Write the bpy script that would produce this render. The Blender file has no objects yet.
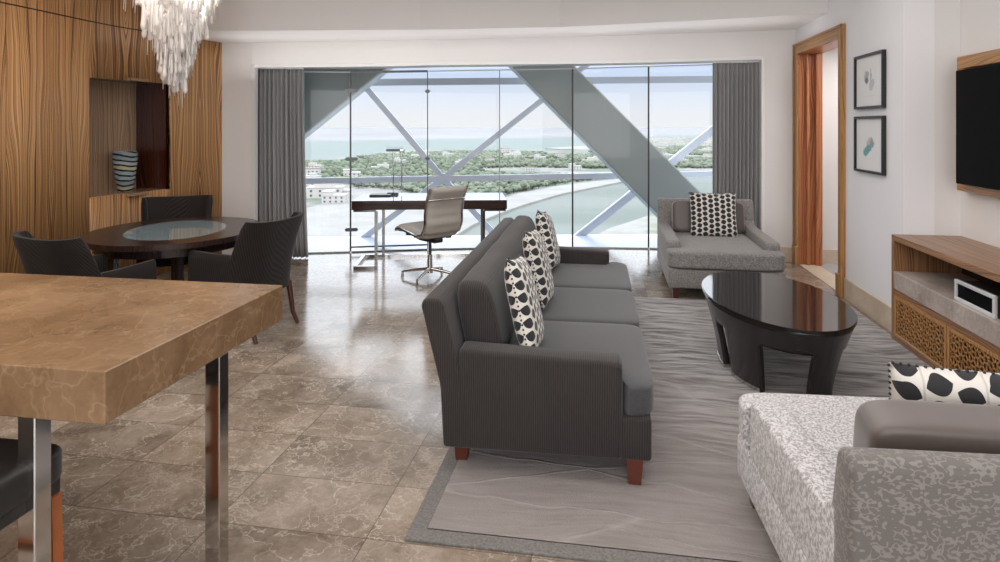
import bpy, bmesh, math, random
from mathutils import Vector, Matrix, noise
R = math.radians
PI = math.pi
S = bpy.context.scene
COL = S.collection

# ------------------------------------------------------------------ camera
EYE = 1.65
F = 640.0                       # focal length in pixels of the 1000x562 frame
YAW = math.atan(108 / 640)
HOR = 127.0
cam_d = bpy.data.cameras.new('camera'); cam = bpy.data.objects.new('camera', cam_d); COL.objects.link(cam)
cam.location = (0, 0, EYE); cam.rotation_euler = (R(90), 0, YAW)
cam_d.sensor_width = 36; cam_d.lens = 36 * F / 1000; cam_d.shift_y = -(281 - HOR) / 1000
cam_d.clip_end = 60000; cam_d.clip_start = .05
S.camera = cam
SY, CY = math.sin(YAW), math.cos(YAW)

def at(px, d, z=0.0):
    u = (px - 500) / F
    return Vector((d * (-SY + CY * u), d * (CY + SY * u), z))
def onz(px, py, z=0.0):
    return at(px, (EYE - z) * F / (py - HOR), z)

# ------------------------------------------------------------------ view, world, lights
S.view_settings.view_transform = 'Standard'; S.view_settings.look = 'None'
S.view_settings.gamma = 1; S.view_settings.use_curve_mapping = False
S.view_settings.exposure = 0.12
try:
    S.cycles.max_bounces = 8; S.cycles.diffuse_bounces = 4; S.cycles.glossy_bounces = 4
    S.cycles.transparent_max_bounces = 16; S.cycles.transmission_bounces = 6
    S.cycles.sample_clamp_indirect = 6; S.cycles.caustics_reflective = False; S.cycles.caustics_refractive = False
    S.cycles.use_denoising = True
except Exception: pass
w = bpy.data.worlds.new('sky'); S.world = w; w.use_nodes = True
nt = w.node_tree; nt.nodes.clear()
tc = nt.nodes.new('ShaderNodeTexCoord'); sp = nt.nodes.new('ShaderNodeSeparateXYZ')
rp = nt.nodes.new('ShaderNodeValToRGB'); bg = nt.nodes.new('ShaderNodeBackground'); wo = nt.nodes.new('ShaderNodeOutputWorld')
nt.links.new(tc.outputs['Generated'], sp.inputs[0]); nt.links.new(sp.outputs['Z'], rp.inputs[0])
nt.links.new(rp.outputs[0], bg.inputs[0]); nt.links.new(bg.outputs[0], wo.inputs[0])
e = rp.color_ramp.elements
SK = 3.6
e[0].position = 0.0; e[0].color = (.80 / SK, .80 / SK, .82 / SK, 1)
e[1].position = 1.0; e[1].color = (.55, .66, .88, 1)
for p, c in ((.02, (.78, .79, .83)), (.05, (.70, .75, .86)), (.09, (.60, .70, .90)), (.15, (2.4, 2.5, 2.7)), (.45, (3.0, 3.15, 3.4))):
    q = e.new(p); q.color = (c[0] / SK, c[1] / SK, c[2] / SK, 1)
bg.inputs[1].default_value = SK

def light(name, kind, loc, rot, power, color=(1, 1, 1), size=1, size_y=None, angle=None):
    l = bpy.data.lights.new(name, kind); l.energy = power; l.color = color
    if kind == 'AREA':
        l.shape = 'RECTANGLE'; l.size = size; l.size_y = size_y or size
    if kind == 'POINT': l.shadow_soft_size = size
    if angle is not None: l.angle = angle
    o = bpy.data.objects.new(name, l); COL.objects.link(o); o.location = loc; o.rotation_euler = rot
    return o
light('sun', 'SUN', (0, -20, 60), (R(-40) * -1, 0, R(18)), 1.2, (1, .96, .9), angle=R(1))
light('ceiling_fill', 'AREA', (-.2, 3.6, 3.27), (0, 0, 0), 95, (1, .96, .93), 3.6, 4.4)  # added fill under the ceiling, no fixture behind it
light('dining_fill', 'AREA', (-3.4, 3.0, 3.27), (0, 0, 0), 60, (1, .92, .84), 1.6, 3.4)  # added warm fill over the dining side, not a fitting
light('near_ceiling_fill', 'AREA', (-.6, -.9, 3.27), (0, 0, 0), 60, (1, .95, .92), 4.5, 1.8)  # added overhead fill for the unseen near end of the room
light('near_wall_fill', 'AREA', (.2, -2.25, 1.7), (R(90), 0, 0), 120, (.93, .96, 1), 5, 2.0)  # added daylight fill before the near wall, which has no window
for cx_, cy_, ca_ in ((-3.3, 7.12, 18), (-1.1, 7.62, 10), (1.0, 7.62, -8)):
    light('soffit_fill', 'AREA', (cx_, cy_, 2.2), (R(180), 0, R(ca_)), 5.0, (1, .98, .97), 2.3, .25)  # added upward strip, hanging free, to brighten the soffit
light('corridor_light', 'AREA', (3.2, 7.3, 2.62), (0, 0, 0), 26, (1, .95, .92), 1.0, 1.0)

# ------------------------------------------------------------------ materials
class NT:
    def __init__(s, name):
        s.m = bpy.data.materials.new(name); s.m.use_nodes = True
        s.t = s.m.node_tree; s.n = s.t.nodes; s.b = s.n['Principled BSDF']; s.out = s.n['Material Output']
        s._obj = None
    def link(s, a, b):
        s.t.links.new(a, b)
    def put(s, sock, v):
        if hasattr(v, 'is_linked') or isinstance(v, bpy.types.NodeSocket): s.t.links.new(v, sock)
        else:
            if isinstance(v, (tuple, list)) and len(v) == 3 and sock.type == 'RGBA': v = (*v, 1)
            sock.default_value = v
    def obj(s):
        if not s._obj: s._obj = s.n.new('ShaderNodeTexCoord')
        return s._obj.outputs['Object']
    def uv(s):
        if not s._obj: s._obj = s.n.new('ShaderNodeTexCoord')
        return s._obj.outputs['UV']
    def sep(s, v):
        x = s.n.new('ShaderNodeSeparateXYZ'); s.put(x.inputs[0], v); return x.outputs
    def comb(s, x, y, z=0.0):
        c = s.n.new('ShaderNodeCombineXYZ'); s.put(c.inputs[0], x); s.put(c.inputs[1], y); s.put(c.inputs[2], z); return c.outputs[0]
    def math(s, op, a, b=0.0, c=0.0, clamp=False):
        m = s.n.new('ShaderNodeMath'); m.operation = op; m.use_clamp = clamp
        s.put(m.inputs[0], a); s.put(m.inputs[1], b); s.put(m.inputs[2], c); return m.outputs[0]
    def scale(s, v, sc, loc=(0, 0, 0), rot=(0, 0, 0)):
        m = s.n.new('ShaderNodeMapping'); s.put(m.inputs['Vector'], v)
        m.inputs['Scale'].default_value = sc; m.inputs['Location'].default_value = loc; m.inputs['Rotation'].default_value = rot
        return m.outputs[0]
    def noise(s, v, scale=5, detail=3, rough=.5, dist=0.0, color=False):
        m = s.n.new('ShaderNodeTexNoise'); s.put(m.inputs['Vector'], v); m.inputs['Scale'].default_value = scale
        m.inputs['Detail'].default_value = detail; m.inputs['Roughness'].default_value = rough; m.inputs['Distortion'].default_value = dist
        return m.outputs['Color' if color else 'Fac']
    def vor(s, v, scale=5, feature='F1', out='Distance', rnd=1.0):
        m = s.n.new('ShaderNodeTexVoronoi'); m.feature = feature; s.put(m.inputs['Vector'], v)
        m.inputs['Scale'].default_value = scale; m.inputs['Randomness'].default_value = rnd
        return m.outputs[out]
    def vadd(s, a, b):
        m = s.n.new('ShaderNodeVectorMath'); m.operation = 'ADD'; s.put(m.inputs[0], a); s.put(m.inputs[1], b); return m.outputs[0]
    def vmul(s, a, b):
        m = s.n.new('ShaderNodeVectorMath'); m.operation = 'MULTIPLY'; s.put(m.inputs[0], a); s.put(m.inputs[1], b); return m.outputs[0]
    def ramp(s, f, stops, mode='LINEAR'):
        m = s.n.new('ShaderNodeValToRGB'); s.put(m.inputs[0], f); cr = m.color_ramp; cr.interpolation = mode
        while len(cr.elements) > 1: cr.elements.remove(cr.elements[-1])
        for i, (p, c) in enumerate(stops):
            el = cr.elements[0] if i == 0 else cr.elements.new(p)
            el.position = p; el.color = (*c, 1) if not isinstance(c, (int, float)) else (c, c, c, 1)
        return m.outputs[0]
    def mix(s, f, a, b, mode='MIX'):
        m = s.n.new('ShaderNodeMix'); m.data_type = 'RGBA'; m.blend_type = mode
        s.put(m.inputs[0], f); s.put(m.inputs[6], a); s.put(m.inputs[7], b); return m.outputs[2]
    def bump(s, h, strength=.3, dist=.01):
        m = s.n.new('ShaderNodeBump'); s.put(m.inputs['Height'], h)
        m.inputs['Strength'].default_value = strength; m.inputs['Distance'].default_value = dist
        s.link(m.outputs[0], s.b.inputs['Normal'])
    def set(s, color=None, rough=None, metal=None, **k):
        if color is not None: s.put(s.b.inputs['Base Color'], color)
        if rough is not None: s.put(s.b.inputs['Roughness'], rough)
        if metal is not None: s.put(s.b.inputs['Metallic'], metal)
        for a, v in k.items(): s.put(s.b.inputs[a.replace('_', ' ')], v)
        return s.m

def srgb(r, g, b):
    f = lambda c: (c / 255) / 12.92 if c / 255 <= .04045 else (((c / 255) + .055) / 1.055) ** 2.4
    return (f(r), f(g), f(b))

M = {}
def plain(name, col, rough=.5, metal=0.0, nscale=6, var=.06, bump=0.0, **k):
    n = NT(name)
    f = n.noise(n.obj(), nscale, 4)
    c = n.mix(f, tuple(x * (1 - var) for x in col), tuple(min(1, x * (1 + var)) for x in col))
    n.set(c, rough, metal, **k)
    if bump: n.bump(n.noise(n.obj(), nscale * 20, 3), bump, .002)
    M[name] = n.m
    return n.m
plain('wall_paint', (.78, .765, .755), .55, nscale=3, var=.02, bump=.05)
plain('wall_paint_cool', (.86, .86, .885), .55, nscale=3, var=.02, bump=.05)
plain('ceiling_paint', (.82, .80, .79), .6, nscale=2, var=.015)
plain('trim_white', (.82, .82, .82), .4, var=.01)
plain('chrome', (.62, .61, .60), .10, 1.0, var=.03)
plain('chrome_dark', (.34, .33, .32), .14, 1.0, var=.03)
plain('steel_dark', (.10, .10, .10), .3, .8)
plain('glass_edge', (.05, .055, .055), .3)
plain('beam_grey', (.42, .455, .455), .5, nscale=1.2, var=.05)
plain('beam_light', (.78, .80, .81), .45, nscale=1.2, var=.03)  # pale grey; on the steel beams it paints in the lit side
plain('facade_white', (.70, .73, .82), .45, nscale=2, var=.04)
plain('ledge', (.62, .67, .78), .30, nscale=2, var=.05)
plain('black_gloss', (.018, .016, .016), .22)
plain('black_plastic', (.02, .02, .02), .35)
plain('black_frame', (.012, .012, .013), .3)
plain('mat_board', (.82, .82, .82), .6, var=.01)
plain('leg_cherry', (.105, .028, .017), .35, nscale=20, var=.2)
plain('leg_dark', (.075, .022, .014), .3, nscale=20, var=.2)
plain('orange_wood', (.38, .12, .04), .35, nscale=20, var=.2)
plain('black_leather', (.022, .021, .021), .38, nscale=30, var=.2, bump=.3)
plain('chair_leather', (.40, .375, .345), .5, nscale=30, var=.06, bump=.25)
plain('taupe_satin', (.095, .074, .065), .38, nscale=14, var=.08, Sheen_Weight=.4)
plain('screen', (.002, .002, .002), .5, Specular_IOR_Level=.04)
plain('silver_plastic', (.75, .76, .78), .3, .3)
plain('villa_wall', (.46, .43, .40), .8, nscale=.3, var=.06)
plain('villa_window', (.09, .10, .12), .4)
plain('villa_roof', (.25, .18, .15), .8, nscale=.3)
plain('trunk', (.2, .14, .09), .9)
plain('dark_fabric_edge', (.05, .05, .048), .9)
plain('carpet', (.42, .41, .41), .95, nscale=60, var=.3, bump=.5)

# zebrano veneer: uv = metres along and up the surface
def wood(name, dark, mid, light, panel=.47, rough=.32, seams=True, freq=34., cool=0.0):
    n = NT(name)
    x, y, _ = n.sep(n.uv())
    px = n.math('PINGPONG', n.math('ADD', x, 20 * panel), panel)
    cell = n.math('FLOOR', n.math('DIVIDE', n.math('ADD', x, 20 * panel), panel * 2))
    v = n.comb(n.math('MULTIPLY', px, 2.2), n.math('MULTIPLY', y, .38), n.math('MULTIPLY', cell, 3.7))
    lo = n.noise(v, 1.3, 2, .5)
    warp = n.math('MULTIPLY', n.math('SUBTRACT', lo, .5), 1.0)
    v2 = n.comb(n.math('ADD', px, n.math('MULTIPLY', warp, .30)), n.math('MULTIPLY', y, .03), cell)
    s1 = n.noise(n.vmul(v2, (freq, 1, 1)), 1.0, 3, .62)
    s2 = n.noise(n.vmul(v2, (freq * 3.2, 2, 1)), 1.0, 2, .5)
    fine = n.noise(n.comb(n.math('MULTIPLY', x, 220), n.math('MULTIPLY', y, 6)), 1.0, 2)
    f = n.math('ADD', n.math('MULTIPLY', s1, .72), n.math('MULTIPLY', s2, .28))
    col = n.ramp(f, [(.34, dark), (.41, mid), (.47, light), (.505, mid), (.53, dark), (.555, mid), (.61, light), (.65, mid), (.70, dark)])
    col = n.mix(n.math('MULTIPLY', fine, .22), col, dark)
    if seams:
        sx = n.math('LESS_THAN', n.math('ABSOLUTE', n.math('SUBTRACT', n.math('PINGPONG', n.math('ADD', x, 20 * panel), panel), 0)), .0035)
        sy = n.math('LESS_THAN', n.math('ABSOLUTE', n.math('SUBTRACT', y, 2.70)), .006)
        col = n.mix(n.math('MAXIMUM', n.math('MULTIPLY', sx, .5), sy), col, tuple(c * .25 for c in dark))
    n.set(col, rough)
    n.bump(f, .05, .002)
    M[name] = n.m
wood('zebrano', srgb(60, 34, 20), srgb(160, 110, 66), srgb(220, 176, 122), panel=.46, freq=46, rough=.42)
wood('zebrano_door', srgb(110, 52, 28), srgb(168, 98, 58), srgb(205, 140, 92), panel=.3, seams=False, freq=46)
wood('casing_wood', srgb(120, 80, 42), srgb(168, 120, 68), srgb(196, 150, 96), panel=.3, seams=False, freq=60)
wood('cabinet_wood', srgb(96, 66, 44), srgb(140, 100, 68), srgb(172, 130, 92), panel=.5, seams=False, freq=50)
wood('niche_wood', srgb(96, 70, 52), srgb(150, 120, 94), srgb(188, 160, 132), panel=.46, seams=False, rough=.16, freq=46)
wood('niche_shade_wood', srgb(30, 10, 6), srgb(52, 20, 12), srgb(78, 36, 22), panel=.46, seams=False, rough=.2, freq=46)  # reddish wood with the shade of the recess put into its colour
wood('espresso_wood', srgb(34, 24, 22), srgb(48, 34, 31), srgb(58, 42, 38), panel=.5, seams=False, freq=60, rough=.25)
wood('desk_wood', srgb(40, 30, 28), srgb(58, 44, 40), srgb(70, 54, 48), panel=.5, seams=False, freq=60, rough=.12)

# brown marble (emperador)
def marble(name, dark, mid, light, vein, tiles=False, rough=.2, vscale=1.0, vs=.6):
    n = NT(name)
    o = n.obj()
    base = o
    if tiles:
        x, y, z = n.sep(o)
        ix = n.math('FLOOR', n.math('DIVIDE', n.math('ADD', x, 2.29), .667))
        iy = n.math('FLOOR', n.math('DIVIDE', n.math('SUBTRACT', y, .16), .38))
        wn = n.n.new('ShaderNodeTexWhiteNoise'); wn.noise_dimensions = '2D'
        n.put(wn.inputs['Vector'], n.comb(ix, iy))
        base = n.vadd(o, n.vmul(wn.outputs['Color'], (30, 30, 30)))
    warp = n.vmul(n.noise(base, 2.2 * vscale, 4, .6, color=True), (.45, .45, .45))
    b2 = n.vadd(base, warp)
    cloud = n.noise(b2, 1.6 * vscale, 6, .62)
    spk = n.noise(base, 30 * vscale, 5, .7)
    col = n.ramp(n.math('ADD', n.math('MULTIPLY', cloud, .8), n.math('MULTIPLY', spk, .2)), [(.34, dark), (.5, mid), (.66, light)])
    warp2 = n.vmul(n.noise(base, 6 * vscale, 3, .6, color=True), (.16, .16, .16))
    d1 = n.vor(n.vadd(b2, warp2), 2.6 * vscale, 'DISTANCE_TO_EDGE')
    d2 = n.vor(n.vadd(b2, warp2), 6.5 * vscale, 'DISTANCE_TO_EDGE')
    v1 = n.ramp(d1, [(0, 1.0), (.012, .45), (.035, 0.0)])
    v2 = n.ramp(d2, [(0, 1.0), (.02, .3), (.05, 0.0)])
    gate = n.ramp(n.noise(base, 1.3 * vscale, 2), [(.36, 0.0), (.55, 1.0)])
    gate2 = n.ramp(n.noise(base, 2.1 * vscale, 2), [(.40, 0.0), (.54, 1.0)])
    vv = n.math('MAXIMUM', n.math('MULTIPLY', v1, gate), n.math('MULTIPLY', n.math('MULTIPLY', v2, gate2), .8), clamp=True)
    col = n.mix(n.math('MULTIPLY', vv, vs), col, vein)
    r = rough
    if tiles:
        jv = n.math('MULTIPLY_ADD', wn.outputs['Value'], .22, .87)
        col = n.mix(1.0, col, n.comb(jv, jv, jv), 'MULTIPLY')
        fx = n.math('PINGPONG', n.math('ADD', x, 2.29 + 66.7), .3335)
        fx = n.math('ABSOLUTE', n.math('SUBTRACT', n.math('FRACT', n.math('DIVIDE', n.math('ADD', x, 2.29 + 66.7), .667)), .5))
        fy = n.math('ABSOLUTE', n.math('SUBTRACT', n.math('FRACT', n.math('DIVIDE', n.math('SUBTRACT', y, .16 - 38), .38)), .5))
        j = n.math('MAXIMUM', n.math('GREATER_THAN', fx, .5 - .0035), n.math('GREATER_THAN', fy, .5 - .006))
        col = n.mix(n.math('MULTIPLY', j, .65), col, tuple(c * .45 for c in dark))
        r = n.math('MULTIPLY_ADD', spk, .12, rough - .06)
    n.set(col, r)
    M[name] = n.m
marble('floor_marble', srgb(98, 84, 72), srgb(136, 122, 108), srgb(164, 151, 138), srgb(214, 204, 190), tiles=True, rough=.14, vscale=1.7)
marble('counter_marble', srgb(98, 74, 52), srgb(128, 101, 75), srgb(150, 122, 95), srgb(210, 182, 150), rough=.2, vscale=1.15, vs=.24)
marble('base_marble', srgb(185, 167, 147), srgb(205, 188, 168), srgb(218, 204, 187), srgb(222, 210, 195), rough=.35, vscale=1.5)
marble('shelf_marble', srgb(140, 128, 120), srgb(168, 156, 148), srgb(186, 176, 168), srgb(212, 204, 198), rough=.3, vscale=1.8)

# fabrics
def fabric_stripe(name, a, b, freq=130., sheen=.35, bump=.35):
    n = NT(name)
    x, y, z = n.sep(n.uv())
    wob = n.noise(n.uv(), 3, 2)
    s = n.math('SINE', n.math('MULTIPLY', n.math('ADD', x, n.math('MULTIPLY', wob, .02)), freq * 2 * PI / 2))
    brk = n.noise(n.comb(n.math('MULTIPLY', x, 160), n.math('MULTIPLY', y, 14)), 1.0, 3, .7)
    f = n.math('ADD', n.math('MULTIPLY', n.math('MULTIPLY_ADD', s, .5, .5), .5), n.math('MULTIPLY', brk, .6))
    nap = n.noise(n.obj(), 5, 3, .6)
    col = n.mix(n.ramp(f, [(.3, 0.0), (.75, 1.0)]), a, b)
    col = n.mix(n.math('MULTIPLY', nap, .35), col, tuple(c * 1.5 for c in b))
    n.set(col, .85, Sheen_Weight=sheen, Sheen_Roughness=.5, Specular_IOR_Level=.18)
    n.bump(f, bump, .003)
    M[name] = n.m
fabric_stripe('sofa_fabric', (.011, .010, .010), (.042, .036, .034), freq=190., sheen=.16, bump=.2)
fabric_stripe('dining_fabric', (.004, .003, .003), (.022, .018, .017), freq=120., sheen=.08, bump=.2)

def fabric_flat(name, a, b, scale=160, sheen=.3):
    n = NT(name)
    f = n.noise(n.obj(), scale, 3, .7)
    nap = n.noise(n.vmul(n.obj(), (4, 9, 4)), 1, 3, .6)
    col = n.mix(n.ramp(f, [(.35, 0.0), (.65, 1.0)]), a, b)
    col = n.mix(n.math('MULTIPLY', nap, .3), col, tuple(c * 1.5 for c in b))
    n.set(col, .88, Sheen_Weight=sheen, Sheen_Roughness=.5); n.bump(f, .4, .002)
    M[name] = n.m
fabric_flat('sofa_cushion_fabric', (.026, .0255, .0275), (.062, .061, .065), 170, .25)

def fabric_fleck(name, base, fleck, scale, stretch=(1, 1, 1), lo=.50, hi=.56, sheen=.2):
    n = NT(name)
    w_ = n.vmul(n.noise(n.obj(), scale * .6, 2, color=True), (.02, .02, .02))
    f = n.noise(n.vmul(n.vadd(n.obj(), w_), stretch), scale, 1.5, .5)
    col = n.mix(n.ramp(f, [(lo, 0.0), (hi, 1.0)]), base, fleck)
    n.set(col, .8, Sheen_Weight=sheen); n.bump(f, .3, .002)
    M[name] = n.m
fabric_fleck('chaise_fabric', (.15, .138, .13), (.27, .255, .245), 90, (1, 1, 1.2), .42, .6)
fabric_fleck('chaise_fabric_pale', (.30, .285, .28), (.62, .61, .625), 125, (1.0, .8, .5), .42, .58)
# back panel of the near chaise: broad leaf flecks on taupe
n = NT('chaise_back_fabric')
n1 = n.noise(n.vmul(n.obj(), (1, 1, 1.25)), 46, .6, .4)
gt = n.noise(n.obj(), 17, 1)
k = n.math('MULTIPLY', n.math('LESS_THAN', n.math('ABSOLUTE', n.math('SUBTRACT', n1, .5)), .045), n.math('GREATER_THAN', gt, .47))
k2 = n.math('GREATER_THAN', n.noise(n.vmul(n.obj(), (1, 1, 1.6)), 62, .4, .4), .62)
kk = n.math('MAXIMUM', k, k2)
n.set(n.mix(kk, (.125, .112, .103), (.20, .184, .17)), .75, Sheen_Weight=.2); n.bump(kk, .2, .002)
M['chaise_back_fabric'] = n.m

# leaf-print cushion; u,v are 0..1 over the cushion face
def leafprint(name, ncol=5, nrow=9):
    n = NT(name)
    x, y, z = n.sep(n.uv())
    cx = n.math('SUBTRACT', n.math('FRACT', n.math('MULTIPLY', x, ncol)), .5)
    ci = n.math('FLOOR', n.math('MULTIPLY', x, ncol))
    ax = n.math('ABSOLUTE', cx)
    side = n.math('MULTIPLY', n.math('SIGN', cx), .22)
    sh = n.math('ADD', n.math('MULTIPLY', n.math('SINE', n.math('MULTIPLY', ci, 12.9)), .4), side)
    yy = n.math('ADD', n.math('MULTIPLY', y, nrow), sh)
    cy = n.math('SUBTRACT', n.math('FRACT', yy), .5)
    # ellipse centred on (.26, 0), rotated
    dx = n.math('MULTIPLY', n.math('SUBTRACT', ax, .255), 1.0)
    dy = n.math('MULTIPLY', cy, ncol / nrow)
    ca, sa = math.cos(R(20)), math.sin(R(20))
    ex = n.math('ADD', n.math('MULTIPLY', dx, ca), n.math('MULTIPLY', dy, sa))
    ey = n.math('SUBTRACT', n.math('MULTIPLY', dy, ca), n.math('MULTIPLY', dx, sa))
    q = n.math('ADD', n.math('POWER', n.math('ABSOLUTE', n.math('DIVIDE', ex, .235)), 2.0), n.math('ABSOLUTE', n.math('DIVIDE', ey, .205)))
    leaf = n.math('LESS_THAN', q, 1.0)
    stem = n.math('MULTIPLY', n.math('LESS_THAN', ax, .018), .35)
    col = n.mix(stem, (.66, .63, .58), (.22, .20, .18))
    col = n.mix(leaf, col, (.012, .012, .014))
    n.set(col, .8, Sheen_Weight=.2); n.bump(n.noise(n.obj(), 200, 2), .2, .002)
    M[name] = n.m
leafprint('leaf_print', 4, 8)
leafprint('leaf_print_far', 4, 9)
leafprint('leaf_print_large', 3, 6)

# curtain
n = NT('curtain_cloth')
f = n.noise(n.vmul(n.obj(), (30, 30, 1)), 1, 2)
n.set(n.mix(f, (.32, .322, .328), (.38, .382, .39)), .75, Sheen_Weight=.3)
M['curtain_cloth'] = n.m

# rug
n = NT('rug_wool')
o = n.obj()
wp = n.math('MULTIPLY', n.math('SUBTRACT', n.noise(n.vmul(o, (.9, 1.2, 1)), 1, 3), .5), .32)
x, y, z = n.sep(o)
vv = n.comb(n.math('MULTIPLY', x, 2.6), n.math('MULTIPLY', n.math('ADD', y, wp), 21.0), 0.0)
st = n.noise(vv, 1.0, 5, .62)
pl = n.noise(o, 220, 2, .6)
bl = n.noise(n.vmul(o, (.8, 1.5, 1)), 1.0, 3)
col = n.ramp(st, [(.37, (.06, .055, .055)), (.45, (.22, .205, .20)), (.51, (.37, .35, .345)), (.60, (.52, .505, .505))])
flat = n.ramp(y, [(.0, 1.0), (.5, 1.0), (1.0, 0.0)])
near = n.math('SUBTRACT', 1.0, n.math('MULTIPLY', n.math('SUBTRACT', y, 0.0), .6), clamp=True)
calm = n.ramp(n.math('MULTIPLY_ADD', y, .35, n.math('ADD', .50, n.math('MULTIPLY', x, .28))), [(.0, .15), (.25, .55), (.5, 1.0)])
col = n.mix(calm, (.245, .205, .19), col)
col = n.mix(n.ramp(bl, [(.4, 0.0), (.62, .35)]), col, (.22, .19, .175))
ridge = n.vor(n.comb(n.math('MULTIPLY', x, .7), n.math('MULTIPLY', n.math('ADD', y, n.math('MULTIPLY', wp, 1.2)), 3.4)), 1.0, 'DISTANCE_TO_EDGE')
rl = n.ramp(ridge, [(.0, 1.0), (.03, 0.0)])
col = n.mix(n.math('MULTIPLY', rl, .35), col, (.48, .45, .43))
col = n.mix(n.math('MULTIPLY', pl, .3), col, (.12, .11, .105))
n.set(col, .95, Sheen_Weight=.3)
n.bump(n.math('ADD', n.math('MULTIPLY', st, 1.0), n.math('ADD', n.math('MULTIPLY', pl, .5), rl)), .8, .012)
M['rug_wool'] = n.m
plain('rug_edge', (.17, .16, .152), .95, nscale=90, var=.75, bump=.6)

# glass
def glass(name, tint=(1, 1, 1), refl=.06):
    n = NT(name); n.n.remove(n.b)
    tr = n.n.new('ShaderNodeBsdfTransparent'); tr.inputs[0].default_value = (*tint, 1)
    gl = n.n.new('ShaderNodeBsdfGlossy'); gl.inputs['Roughness'].default_value = .02
    fr = n.n.new('ShaderNodeFresnel'); fr.inputs[0].default_value = 1.35
    mx = n.n.new('ShaderNodeMixShader'); n.link(n.math('MULTIPLY', fr.outputs[0], refl * 10), mx.inputs[0])
    n.link(tr.outputs[0], mx.inputs[1]); n.link(gl.outputs[0], mx.inputs[2]); n.link(mx.outputs[0], n.out.inputs[0])
    M[name] = n.m
glass('pane_glass', (.97, .985, .985), .05)
glass('picture_glass', (1, 1, 1), .05)
n = NT('table_glass'); n.set((.17, .23, .25), .05, 0.0); M['table_glass'] = n.m
# chandelier glass: frosted, light passes through
n = NT('frosted_glass')
tl = n.n.new('ShaderNodeBsdfTranslucent'); tl.inputs[0].default_value = (.97, .94, .92, 1)
mx = n.n.new('ShaderNodeMixShader'); mx.inputs[0].default_value = .45
n.set((.88, .86, .85), .18, Coat_Weight=.6)
n.link(n.b.outputs[0], mx.inputs[1]); n.link(tl.outputs[0], mx.inputs[2]); n.link(mx.outputs[0], n.out.inputs[0])
M['frosted_glass'] = n.m
# vase bands
n = NT('vase_glaze')
x, y, z = n.sep(n.obj())
zz = n.math('ADD', z, n.math('MULTIPLY', n.noise(n.vmul(n.obj(), (5, 5, 3)), 1, 2), .07))
zi = n.math('ADD', zz, n.math('MULTIPLY', x, .10))
bnd = n.math('FRACT', n.math('MULTIPLY', zi, 19))
idn = n.noise(n.comb(n.math('FLOOR', n.math('MULTIPLY', zi, 19)), 0.0), 1.7, 1)
bc = n.ramp(idn, [(.3, (.16, .10, .07)), (.42, (.30, .36, .38)), (.55, (.18, .23, .26)), (.68, (.42, .38, .24))])
n.set(n.mix(n.math('LESS_THAN', bnd, .34), bc, (.015, .014, .014)), .12); M['vase_glaze'] = n.m

# art prints
def art(name, spots):
    n = NT(name)
    x, y, z = n.sep(n.uv())
    col = (.80, .81, .81)
    wb = n.noise(n.uv(), 7, 3)
    for (cx, cy, rx, ry, ang, c) in spots:
        dx = n.math('SUBTRACT', x, cx); dy = n.math('SUBTRACT', y, cy)
        ca, sa = math.cos(R(ang)), math.sin(R(ang))
        ex = n.math('ADD', n.math('MULTIPLY', dx, ca), n.math('MULTIPLY', dy, sa))
        ey = n.math('SUBTRACT', n.math('MULTIPLY', dy, ca), n.math('MULTIPLY', dx, sa))
        q = n.math('ADD', n.math('POWER', n.math('ABSOLUTE', n.math('DIVIDE', ex, rx)), 2.0), n.math('POWER', n.math('ABSOLUTE', n.math('DIVIDE', ey, ry)), 2.0))
        q = n.math('ADD', q, n.math('MULTIPLY', n.math('SUBTRACT', wb, .5), 2.2))
        col = n.mix(n.ramp(q, [(.5, .85), (1.1, 0.0)]), col, c)
    n.set(col, .6); M[name] = n.m
art('art_shells', [(.33, .64, .19, .26, 0, (.34, .38, .42)), (.30, .54, .13, .12, 20, (.14, .16, .18)), (.68, .36, .24, .19, 40, (.50, .54, .58)), (.62, .68, .06, .24, 0, (.38, .38, .42))])
art('art_feather', [(.46, .36, .46, .15, 32, (.06, .25, .27)), (.28, .26, .20, .17, 0, (.12, .38, .38)), (.55, .62, .24, .14, 20, (.62, .45, .42)), (.66, .52, .14, .22, -20, (.25, .38, .42))])

# outdoors
n = NT('sea_water')
f = n.noise(n.vmul(n.obj(), (.002, .004, 1)), 1, 4)
n.set(n.mix(f, (0.125, 0.155, 0.135), (0.165, 0.185, 0.160)), .6, Specular_IOR_Level=.1); M['sea_water'] = n.m
n = NT('channel_water')
f = n.noise(n.vmul(n.obj(), (.004, .012, 1)), 1, 4)
n.set(n.ramp(f, [(.4, (0.135, 0.150, 0.125)), (.6, (0.175, 0.185, 0.160))]), .6, Specular_IOR_Level=.1); M['channel_water'] = n.m
n = NT('desert_sand')
f = n.noise(n.vmul(n.obj(), (.0012, .0035, .01)), 1, 6, .7)
n.set(n.ramp(f, [(.36, (.165, .145, .135)), (.5, (.215, .20, .19)), (.62, (.25, .24, .23))]), .9); M['desert_sand'] = n.m
n = NT('shore_ground')
f = n.noise(n.obj(), .010, 6, .65); g = n.noise(n.obj(), .05, 4, .6)
col = n.ramp(f, [(.36, (0.269, 0.249, 0.224)), (.47, (0.222, 0.203, 0.173)), (.52, (0.088, 0.120, 0.064)), (.7, (0.064, 0.100, 0.048))])
n.set(n.mix(n.math('MULTIPLY', g, .5), col, (0.286, 0.262, 0.237)), .9); M['shore_ground'] = n.m
n = NT('beach_sand')
f = n.noise(n.obj(), .03, 5, .65)
n.set(n.ramp(f, [(.35, (0.249, 0.230, 0.198)), (.6, (0.302, 0.285, 0.262))]), .9); M['beach_sand'] = n.m
n = NT('island_sand')
f = n.noise(n.vmul(n.obj(), (.02, .02, 1)), 1, 5, .65)
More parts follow.
